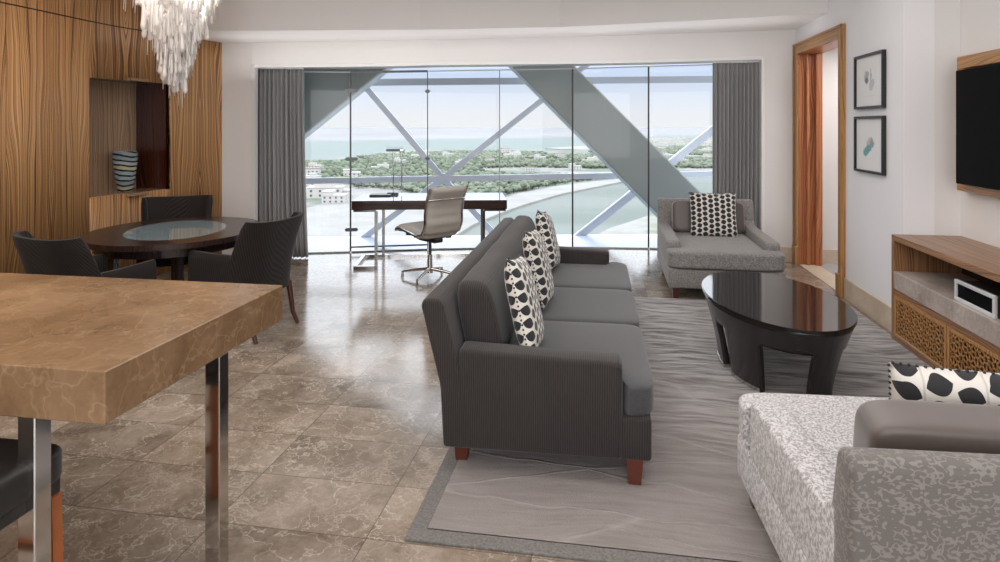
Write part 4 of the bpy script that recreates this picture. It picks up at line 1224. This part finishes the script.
b_ = bmesh.new(); add_tube(b_, [(-.24, -.05, .49), (0, -.02, .455), (.24, -.05, .49)], .014, 6); add_tube(b_, [(-.24, .10, .50), (0, .08, .455), (.24, .10, .50)], .014, 6); obj('seat_spreader', b_, 'black_plastic', oc, smooth=60)
obj('tilt_mechanism', box(-.06, .06, -.16, .14, .405, .455, .012), 'black_plastic', oc)
b_ = bmesh.new(); add_tube(b_, [(.05, -.02, .43), (.22, -.06, .44)], .008, 6); add_tube(b_, [(.18, -.055, .44), (.235, -.065, .44)], .016, 6); obj('lever', b_, 'black_plastic', oc)
b_ = bmesh.new(); add_tube(b_, [(0, 0, .24), (0, 0, .42)], .018, 12); obj('gas_column', b_, 'steel_dark', oc, smooth=60)
b_ = bmesh.new(); add_tube(b_, [(0, 0, .06), (0, 0, .26)], [.032, .025], 12); obj('column_sleeve', b_, 'chrome', oc, smooth=60)
for q in range(4):
    a = R(30 + 90 * q); c_, s_ = math.cos(a), math.sin(a)
    b_ = bmesh.new(); add_tube(b_, [(.02 * c_, .02 * s_, .105), (.18 * c_, .18 * s_, .085), (.33 * c_, .33 * s_, .055)], [.02, .017, .012], 8); lg = obj('base_arm', b_, 'chrome', oc, smooth=60)
    b_ = bmesh.new(); add_tube(b_, [(.33 * c_, .33 * s_, .0), (.33 * c_, .33 * s_, .06)], [.018, .010], 8); obj('foot_glide', b_, 'chrome', lg, smooth=60)

# ------------------------------------------------------------------ sofa
SX, SYY = -.30, 4.36
so = empty('sofa', (SX - .028, SYY, 0), R(1.2)); tag(so, 'long dark grey three-seat sofa with low arms standing on the edge of the rug', 'sofa')
Y0, Y1 = 2.955 - SYY, 5.74 - SYY
fx = lambda x: x - SX
prof = [(fx(-.775), .13), (fx(-.79), .42), (fx(-.885), .80), (fx(-.87), .83), (fx(-.80), .835), (fx(-.775), .81), (fx(-.68), .44), (fx(-.66), .13)]
obj('backrest', prism(prof, 'y', Y0 + .002, Y1 - .002, .018), 'sofa_fabric', so, smooth=40)
for (a, b) in ((Y0, Y0 + .15), (Y1 - .15, Y1)):
    bm = prism([(fx(-.69), .13), (fx(.065), .13), (fx(.065), .555), (fx(.05), .572), (fx(-.70), .600), (fx(-.70), .13)][:5], 'y', a, b, .022)
    obj('arm', bm, 'sofa_fabric', so, smooth=40)
obj('base', box(fx(-.70), fx(.06), Y0 + .14, Y1 - .14, .135, .31, .01), 'sofa_fabric', so)
obj('front_apron', box(fx(.05), fx(.195), Y0 + .004, Y1 - .004, .13, .325, .018, 3), 'sofa_fabric', so, smooth=40)
cw = (Y1 - Y0 - .30) / 3
for k_ in range(3):
    y0 = Y0 + .15 + cw * k_; y1 = y0 + cw
    f0, f1 = (y0, y1)
    bm = soft_box((fx(-.62) + fx(.215)) / 2, (y0 + y1) / 2, .395, .4175, cw / 2 - .004, .075, 12, .10, 20)
    # T-shaped end cushions wrap in front of the arms
    for v in bm.verts:
        if v.co.x > fx(.075):
            if k_ == 0 and v.co.y < (y0 + y1) / 2: v.co.y = (y0 + y1) / 2 + (v.co.y - (y0 + y1) / 2) * (cw / 2 + .14) / (cw / 2)
            if k_ == 2 and v.co.y > (y0 + y1) / 2: v.co.y = (y0 + y1) / 2 + (v.co.y - (y0 + y1) / 2) * (cw / 2 + .14) / (cw / 2)
    o = obj('seat_cushion', bm, 'sofa_cushion_fabric', so, smooth=50)
def roll_cushion(y0, y1, hx, hz, rnd_=.055, n_=30, e_=3.6):
    bm = bmesh.new(); rings = []
    st_ = [y0 + rnd_ * (1 - math.cos(k_ * PI / 12)) for k_ in range(7)] + [y0 + rnd_ + (y1 - y0 - 2 * rnd_) * k_ / 24 for k_ in range(1, 24)] + [y1 - rnd_ * (1 - math.cos(k_ * PI / 12)) for k_ in range(6, -1, -1)]
    for y in st_:
        q = min(y - y0, y1 - y, rnd_) / rnd_; ins = rnd_ * (1 - math.sqrt(max(0, 1 - (1 - q) ** 2)))
        r_ = []
        for k_ in range(n_):
            a = 2 * PI * k_ / n_; c_, s_ = math.cos(a), math.sin(a); qq = (abs(c_) ** e_ + abs(s_) ** e_) ** (-1 / e_)
            w_ = 1 + .012 * math.sin(y * 9 + k_ * .4)
            r_.append(bm.verts.new((c_ * qq * (hx - ins) * w_, y, s_ * qq * (hz - ins) * w_)))
        rings.append(r_)
    for i in range(len(rings) - 1):
        for k_ in range(n_): bm.faces.new((rings[i][k_], rings[i][(k_ + 1) % n_], rings[i + 1][(k_ + 1) % n_], rings[i + 1][k_]))
    bm.faces.new(rings[0][::-1]); bm.faces.new(rings[-1])
    bmesh.ops.recalc_face_normals(bm, faces=bm.faces[:]); return bm
bm = roll_cushion(Y0 + .165, Y1 - .165, .095, .215)
for v in bm.verts:
    z_ = v.co.z; v.co.x = v.co.x - z_ * .20 + fx(-.632); v.co.z = z_ + .665
obj('back_cushion', bm, 'sofa_fabric', so, smooth=60)
for (lx, ly) in ((-.71, Y0 + .15), (.12, Y0 + .05), (-.71, Y1 - .15), (.12, Y1 - .05)):
    bm = bmesh.new(); add_bar(bm, (fx(lx), ly, .14), (fx(lx), ly, 0), .075, .075, up=(0, 1, 0))
    for v in bm.verts:
        if v.co.z < .05: v.co.x = fx(lx) + (v.co.x - fx(lx)) * .72; v.co.y = ly + (v.co.y - ly) * .72
    obj('leg', bm, 'leg_cherry', so)

# throw pillows on the sofa
def throw(name, label, loc, rz, tilt, size, th, mat, group=None, w2=None, fringe=True, roll=0.0):
    r = empty(name, loc); r.rotation_euler = Matrix.Rotation(rz, 3, 'Z').to_euler()
    mt = Matrix.Rotation(tilt, 4, 'X') @ Matrix.Rotation(roll, 4, 'Y')
    bm = pillow(size, th, 18, w2); bmesh.ops.transform(bm, matrix=mt, verts=bm.verts[:]); obj('cover', bm, mat, r, smooth=180, uv='keep')
    if fringe:
        bm = bmesh.new(); s = size / 2; h_ = (w2 or size) / 2; n_ = 22
        for k_ in range(n_):
            t = -1 + 2 * (k_ + .5) / n_; kk = 1 - .055 * (1 - t * t)
            for p in ((t * s, 0, h_ * kk), (t * s, 0, -h_ * kk), (s * kk, 0, t * h_), (-s * kk, 0, t * h_)):
                q = bmesh.ops.create_icosphere(bm, subdivisions=1, radius=.006); bmesh.ops.translate(bm, verts=q['verts'], vec=p)
        bmesh.ops.transform(bm, matrix=mt, verts=bm.verts[:]); obj('bobble_trim', bm, 'black_plastic', r)
    tag(r, label, 'cushion', group); return r
pg = 'leaf print scatter cushions'
throw('throw_pillow', 'black and cream leaf print cushion nearest the camera on the dark sofa', (-.435, 3.37, .715), R(92), R(-14), .50, .125, 'leaf_print', pg, roll=R(9))
throw('throw_pillow', 'black and cream leaf print cushion in the middle of the row on the dark sofa', (-.455, 4.25, .72), R(91), R(-14), .50, .125, 'leaf_print', pg, roll=R(7))
throw('throw_pillow', 'black and cream leaf print cushion farthest away on the dark sofa, nearest the window', (-.49, 5.30, .715), R(90), R(-14), .48, .125, 'leaf_print', pg, roll=R(9))

# ------------------------------------------------------------------ chaises; local: back at +Y, foot end at -Y
def chaise(name, label, cx, cy, L, flip, mats, backmat, bh=0.0, sl=0.0):
    r = empty(name, (cx, cy, 0), PI + R(3.4) if flip else 0)
    W = 1.06; w2 = W / 2; y0, y1 = -L / 2, L / 2; m, mc = mats
    obj('base', box(-w2, w2, y0 + .02, y1 - .10, .115, .30, .018, 3), m, r, smooth=40)
    pf = [(y1 - .15, .12), (y1 - .155, .46), (y1 - .05, .79), (y1 - .035, .815), (y1 + .035, .825), (y1 + .055, .80), (y1 - .02, .42), (y1 - .02, .12)]
    pf = [(y1 - .16, .115), (y1 - .16, .48), (y1 - .10, .79 + bh), (y1 - .085, .815 + bh), (y1 - .01, .822 + bh), (y1 + .01, .80 + bh), (y1 - .005, .42), (y1 - .005, .115)]
    bm = prism(pf, 'x', -w2 + .001, w2 - .001, .018); o = obj('backrest', bm, backmat, r, smooth=40)
    for sx in (-1, 1):
        a = sorted((sx * w2, sx * (w2 - .13)))
        bm = prism([(y0 + .22, .285), (y0 + .22, .515), (y0 + .26, .535), (y1 - .20, .545), (y1 - .13, .60), (y1 - .09, .60), (y1 - .09, .285)], 'x', a[0], a[1], .020)
        obj('arm', bm, m, r, smooth=40)
    yc = (y0 - .0 + y1 - .14) / 2
    bm = soft_box(0, (y0 + y1 - .15) / 2, .385 + sl, w2 - .135, (L - .15) / 2, .085, 12, .06, 22)
    for v in bm.verts:
        if v.co.y < y0 + .21: v.co.x *= (w2 + .012) / (w2 - .135)
    obj('seat_cushion', bm, mc, r, smooth=50)
    for (lx, ly) in ((-w2 + .07, y0 + .09), (w2 - .07, y0 + .09), (-w2 + .07, y1 - .07), (w2 - .07, y1 - .07)):
        bm = bmesh.new(); add_bar(bm, (lx, ly, .12), (lx, ly, 0), .065, .065, up=(0, 1, 0))
        for v in bm.verts:
            if v.co.z < .05: v.co.x = lx + (v.co.x - lx) * .75; v.co.y = ly + (v.co.y - ly) * .75
        obj('leg', bm, 'leg_dark', r)
    tag(r, label, 'chaise', 'pale upholstered chaises'); return r
chaise('chaise', 'taupe grey chaise facing the room beside the right-hand curtain', 1.10, 7.00, 1.48, False, ('chaise_fabric', 'chaise_fabric'), 'chaise_fabric')
chaise('chaise', 'pale flecked chaise in the right foreground seen from behind', 1.125, 2.44, 1.18, True, ('chaise_fabric_pale', 'chaise_fabric_pale'), 'chaise_back_fabric', -.045, .012)
# cushions on far chaise
def bolster(name, label, loc, rz, hx, hy, hz, tilt, group=None):
    bm = soft_box(0, 0, 0, hx, hy, hz, 9, 0.0, 18); bmesh.ops.transform(bm, matrix=Matrix.Rotation(tilt, 4, 'X'), verts=bm.verts[:])
    o = obj(name, bm, 'taupe_satin', smooth=180); o.location = loc; o.rotation_euler = (0, 0, rz); tag(o, label, 'cushion', group); return o
bolster('back_cushion', 'wide taupe satin cushion leaning on the back of the far chaise', (1.10, 7.47, .64), 0, .385, .085, .175, R(-10))
throw('throw_pillow', 'square black and cream leaf print cushion on the far chaise by the curtain', (1.13, 7.26, .69), 0, R(-16), .50, .14, 'leaf_print_far', pg)
bolster('back_cushion', 'wide taupe satin cushion behind the backrest edge of the foreground chaise', (1.205, 2.135, .595), PI, .44, .09, .20, R(-8))
throw('throw_pillow', 'large-leaf black and cream cushion standing on the foreground chaise', (1.20, 2.36, .635), PI - R(3), R(-10), .54, .15, 'leaf_print_large', pg, w2=.46)

# ------------------------------------------------------------------ coffee table: oval tub with cut-out legs
KX, KY, KR = 1.10, 4.60, R(6)
kt = empty('coffee_table', (KX, KY, .016), KR); tag(kt, 'black lacquered oval coffee table with tapering cut-out legs on the grey rug', 'table')
H = .485; ta, tb, ba, bb = .425, .755, .325, .59
def kell(t, th):
    k_ = t ** 1.5 if t > 0 else 0
    a = ba + (ta - ba) * k_; b = bb + (tb - bb) * k_
    return a * math.cos(th), b * math.sin(th)
legs = [R(-148), R(-74), R(55), R(167)]; hwid = R(16)
n_ = 144
bm = bmesh.new(); rows = 16; arch = .66
def isleg(th):
    for L_ in legs:
        d = (th - L_ + PI) % (2 * PI) - PI
        if abs(d) < hwid: return True
    return False
vg = {}
for i in range(n_):
    for j in range(rows + 1):
        t = j / rows; th = 2 * PI * i / n_; x, y = kell(t, th); vg[i, j] = bm.verts.new((x, y, t * (H - .02)))
for i in range(n_):
    i2 = (i + 1) % n_; th = 2 * PI * (i + .5) / n_
    for j in range(rows):
        t = (j + .5) / rows
        if t < arch and not isleg(th): continue
        bm.faces.new((vg[i, j], vg[i2, j], vg[i2, j + 1], vg[i, j + 1]))
for v in [v for v in bm.verts if not v.link_faces]: bm.verts.remove(v)
o = obj('tapered_body', bm, 'black_gloss', kt, smooth=60); s = o.modifiers.new('t', 'SOLIDIFY'); s.thickness = .035; s.offset = -1
bm = disc(ellipse(ta + .006, tb + .006, 128), H - .02, H); bmesh.ops.bevel(bm, geom=[e_ for e_ in bm.edges if abs(e_.verts[0].co.z - e_.verts[1].co.z) < 1e-6], offset=.004, segments=2, affect='EDGES')
n = NT('lacquer_top'); n.set((.016, .014, .014), .06, Specular_IOR_Level=.42); M['lacquer_top'] = n.m
obj('tabletop', bm, 'lacquer_top', kt)
for L_ in legs:
    x, y = kell(0, L_); bm = bmesh.new()
    for sgn in (0,):
        pts_ = [Vector((*kell(0, L_ + hwid * q / 4), .012)) for q in range(-4, 5)]
        for i in range(8): add_bar(bm, pts_[i] * .95, pts_[i + 1] * .95, .045, .024)
    o = obj('foot_cap', bm, 'chrome', kt); o.location = (0, 0, .0)

# ------------------------------------------------------------------ rug
rg = empty('area_rug', (.70, 4.38, 0)); tag(rg, 'large grey and taupe sculpted rug with rippled stripes under sofa and coffee table', 'rug')
rx0, rx1, ry0, ry1 = -.80 - .70, 2.19 - .70, 2.45 - 4.38, 6.30 - 4.38
bm = bmesh.new(); nxx, nyy = 60, 70; gv = {}
ex = .075
for i in range(nxx + 1):
    for j in range(nyy + 1):
        x = rx0 + ex + (rx1 - rx0 - ex) * i / nxx; y = ry0 + ex + (ry1 - ry0 - ex) * j / nyy
        edge = i in (0, nxx) or j in (0, nyy)
        gv[i, j] = bm.verts.new((x, y, .015 + (0 if edge else .0015 * noise.noise(Vector((x * 1.5, y * 9, 0))))))
for i in range(nxx):
    for j in range(nyy): bm.faces.new((gv[i, j], gv[i + 1, j], gv[i + 1, j + 1], gv[i, j + 1]))
obj('pile', bm, 'rug_wool', rg, smooth=180)
bm = bmesh.new()
add_box(bm, rx0, rx1, ry0, ry0 + ex, 0, .013, .004); add_box(bm, rx0, rx0 + ex, ry0 + ex, ry1, 0, .013, .004)
add_box(bm, rx0 + ex, rx1 + .002, ry0 + ex, ry1 + .002, 0, .008)
obj('border', bm, 'rug_edge', rg)

# ------------------------------------------------------------------ TV cabinet
KFX, KBX, KY1, KY0 = 2.165, 2.655, 5.395, 2.2
tv = empty('media_cabinet', (2.41, 3.8, 0)); tag(tv, 'long low striped wood media cabinet with lattice doors under the television', 'cabinet')
def cpart(name, x0, x1, y0, y1, z0, z1, m, ax=1, bev=.003, parent=None):
    b_ = box(x0 - 2.41, x1 - 2.41, y0 - 3.8, y1 - 3.8, z0, z1, bev, 1); b_.normal_update(); boxuv_along(b_, ax); return obj(name, b_, m, parent or tv, uv='keep')
CT = .82
cpart('top_panel', KFX, KBX, KY0, KY1, CT - .045, CT, 'cabinet_wood')
cpart('side_panel', KFX, KBX, KY1 - .045, KY1, .0, CT - .045, 'cabinet_wood', 2)
cpart('side_panel', KFX, KBX, KY0, KY0 + .045, .0, CT - .045, 'cabinet_wood', 2)
cpart('back_panel', KBX - .02, KBX, KY0 + .045, KY1 - .045, .0, CT - .045, 'espresso_wood', 2)
cpart('base_rail', KFX + .005, KBX - .02, KY0 + .045, KY1 - .045, .0, .045, 'cabinet_wood')
cpart('inner_shelf', KFX + .008, KBX - .02, KY0 + .045, KY1 - .045, .362, .412, 'cabinet_wood')
cpart('marble_shelf', KFX - .004, KBX - .02, KY0 + .05, KY1 - .05, .412, .545, 'shelf_marble')
cpart('dark_liner', KFX + .07, KFX + .08, KY0 + .045, KY1 - .045, .045, .365, 'black_plastic')
for di in range(4):
    dy1 = KY1 - .05 - di * .775; dy0 = dy1 - .765
    if dy0 < KY0 + .03: break
    d = cpart('door', KFX, KFX + .02, dy0, dy1, .05, .072, 'casing_wood')
    fbm = bmesh.new(); ox, oy = -2.41, -3.8
    add_box(fbm, KFX + ox, KFX + .02 + ox, dy0 + oy, dy1 + oy, .338, .362); add_box(fbm, KFX + ox, KFX + .02 + ox, dy0 + oy, dy0 + .025 + oy, .072, .338); add_box(fbm, KFX + ox, KFX + .02 + ox, dy1 - .025 + oy, dy1 + oy, .072, .338)
    obj('door_frame', fbm, 'casing_wood', d)
    # eight-point star lattice
    lb = bmesh.new(); cy_ = (dy1 - dy0 - .05) / 8; cz_ = .266 / 3
    for a in range(8):
        for b in range(3):
            c0 = Vector((KFX + .008 + ox, dy0 + .025 + cy_ * (a + .5) + oy, .072 + cz_ * (b + .5))); rr_ = min(cy_, cz_) * .5
            ring = []
            for k_ in range(16):
                an = k_ * PI / 8; q = rr_ * (.62 if k_ % 2 == 0 else .42); ring.append(c0 + Vector((0, math.cos(an) * q, math.sin(an) * q)))
            for k_ in range(16): add_bar(lb, ring[k_], ring[(k_ + 1) % 16],   .012, .0045, up=(0, .01, 1) if abs((ring[(k_ + 1) % 16] - ring[k_]).z) < .7 * (ring[(k_ + 1) % 16] - ring[k_]).length else (0, 1, 0))
            for k_ in range(8):
                an = k_ * PI / 4; e0 = c0 + Vector((0, math.cos(an), math.sin(an))) * rr_ * .62
                e1 = c0 + Vector((0, max(-1, min(1, math.cos(an) * 1.5)) * cy_ / 2, max(-1, min(1, math.sin(an) * 1.5)) * cz_ / 2))
                add_bar(lb, e0, e1,   .012, .0045, up=(1, 0, 0))
    obj('lattice', lb, 'casing_wood', d)
# media player
p_ = Vector((2.33, 4.32, .545))
mp = empty('media_player', p_); tag(mp, 'black box player with a silver front frame on the cabinet\'s marble shelf', 'player')
obj('body', box(-.12, .16, -.21, .21, .0, .125, .006), 'black_plastic', mp)
fbm = bmesh.new()
for (a, b, c, d) in ((-.215, .215, .11, .133), (-.215, .215, 0, .022), (-.215, -.195, .022, .11), (.195, .215, .022, .11)): add_box(fbm, -.14, -.12, a, b, c, d, .003, 1)
obj('front_frame', fbm, 'silver_plastic', mp)
obj('front_panel', box(-.128, -.121, -.195, .195, .022, .11), 'screen', mp)

# TV and its recessed wooden surround
ts = empty('tv_surround', (2.62, 4.45, 1.68)); tag(ts, 'striped wood picture-frame surround on the wall behind the television', 'frame')
for (y0, y1, z0, z1, ax) in ((-.86, .86, .40, .495, 1), (-.86, .86, -.505, -.41, 1), (.77, .86, -.41, .40, 2), (-.86, -.77, -.41, .40, 2)):
    b_ = box(-.04, .035, y0, y1, z0, z1, .006, 1); b_.normal_update(); boxuv_along(b_, ax); obj('rail', b_, 'casing_wood', ts, uv='keep')
obj('recess_panel', box(.01, .035, -.77, .77, -.41, .40), 'black_plastic', ts)
te = empty('television', (2.555, 4.40, 1.65)); tag(te, 'large black flat television on the wall above the media cabinet', 'television')
obj('casing', box(-.035, .04, -.80, .80, -.415, .415, .008), 'screen', te)
obj('screen', box(-.038, -.034, -.785, .785, -.395, .40), 'screen', te)
obj('wall_bracket', box(.04, .09, -.2, .2, -.15, .15), 'steel_dark', te)

# framed pictures
def picture(label, y0, y1, z0, z1, artm):
    r = empty('picture_frame', (AX, (y0 + y1) / 2, (z0 + z1) / 2)); hy, hz_ = (y1 - y0) / 2, (z1 - z0) / 2
    b_ = bmesh.new(); w_ = .022
    for q in ((-hy, hy, hz_ - w_, hz_), (-hy, hy, -hz_, -hz_ + w_), (-hy, -hy + w_, -hz_ + w_, hz_ - w_), (hy - w_, hy, -hz_ + w_, hz_ - w_)): add_box(b_, -.035, -.002, *q, .002, 1)
    obj('frame', b_, 'black_frame', r)
    obj('mat', box(-.016, -.004, -hy + w_, hy - w_, -hz_ + w_, hz_ - w_), 'mat_board', r)
    ay, az = hy * .50, hz_ * .52
    obj('print_edge', box(-.018, -.016, -ay - .006, ay + .006, -az - .006, az + .006), 'beam_light', r)
    b_ = bmesh.new(); ul = b_.loops.layers.uv.new('UVMap')
    vs = [b_.verts.new((-.0185, ay, -az)), b_.verts.new((-.0185, -ay, -az)), b_.verts.new((-.0185, -ay, az)), b_.verts.new((-.0185, ay, az))]
    f = b_.faces.new(vs)
    for l, q in zip(f.loops, ((0, 0), (1, 0), (1, 1), (0, 1))): l[ul].uv = q
    obj('print', b_, artm, r, uv='keep')
    tag(r, label, 'picture', 'black framed prints')
picture('upper black-framed print of grey shell shapes on the white wall', 5.72, 6.34, 1.81, 2.29, 'art_shells')
picture('lower black-framed print of a teal feather shape on the white wall', 5.72, 6.34, 1.25, 1.745, 'art_feather')
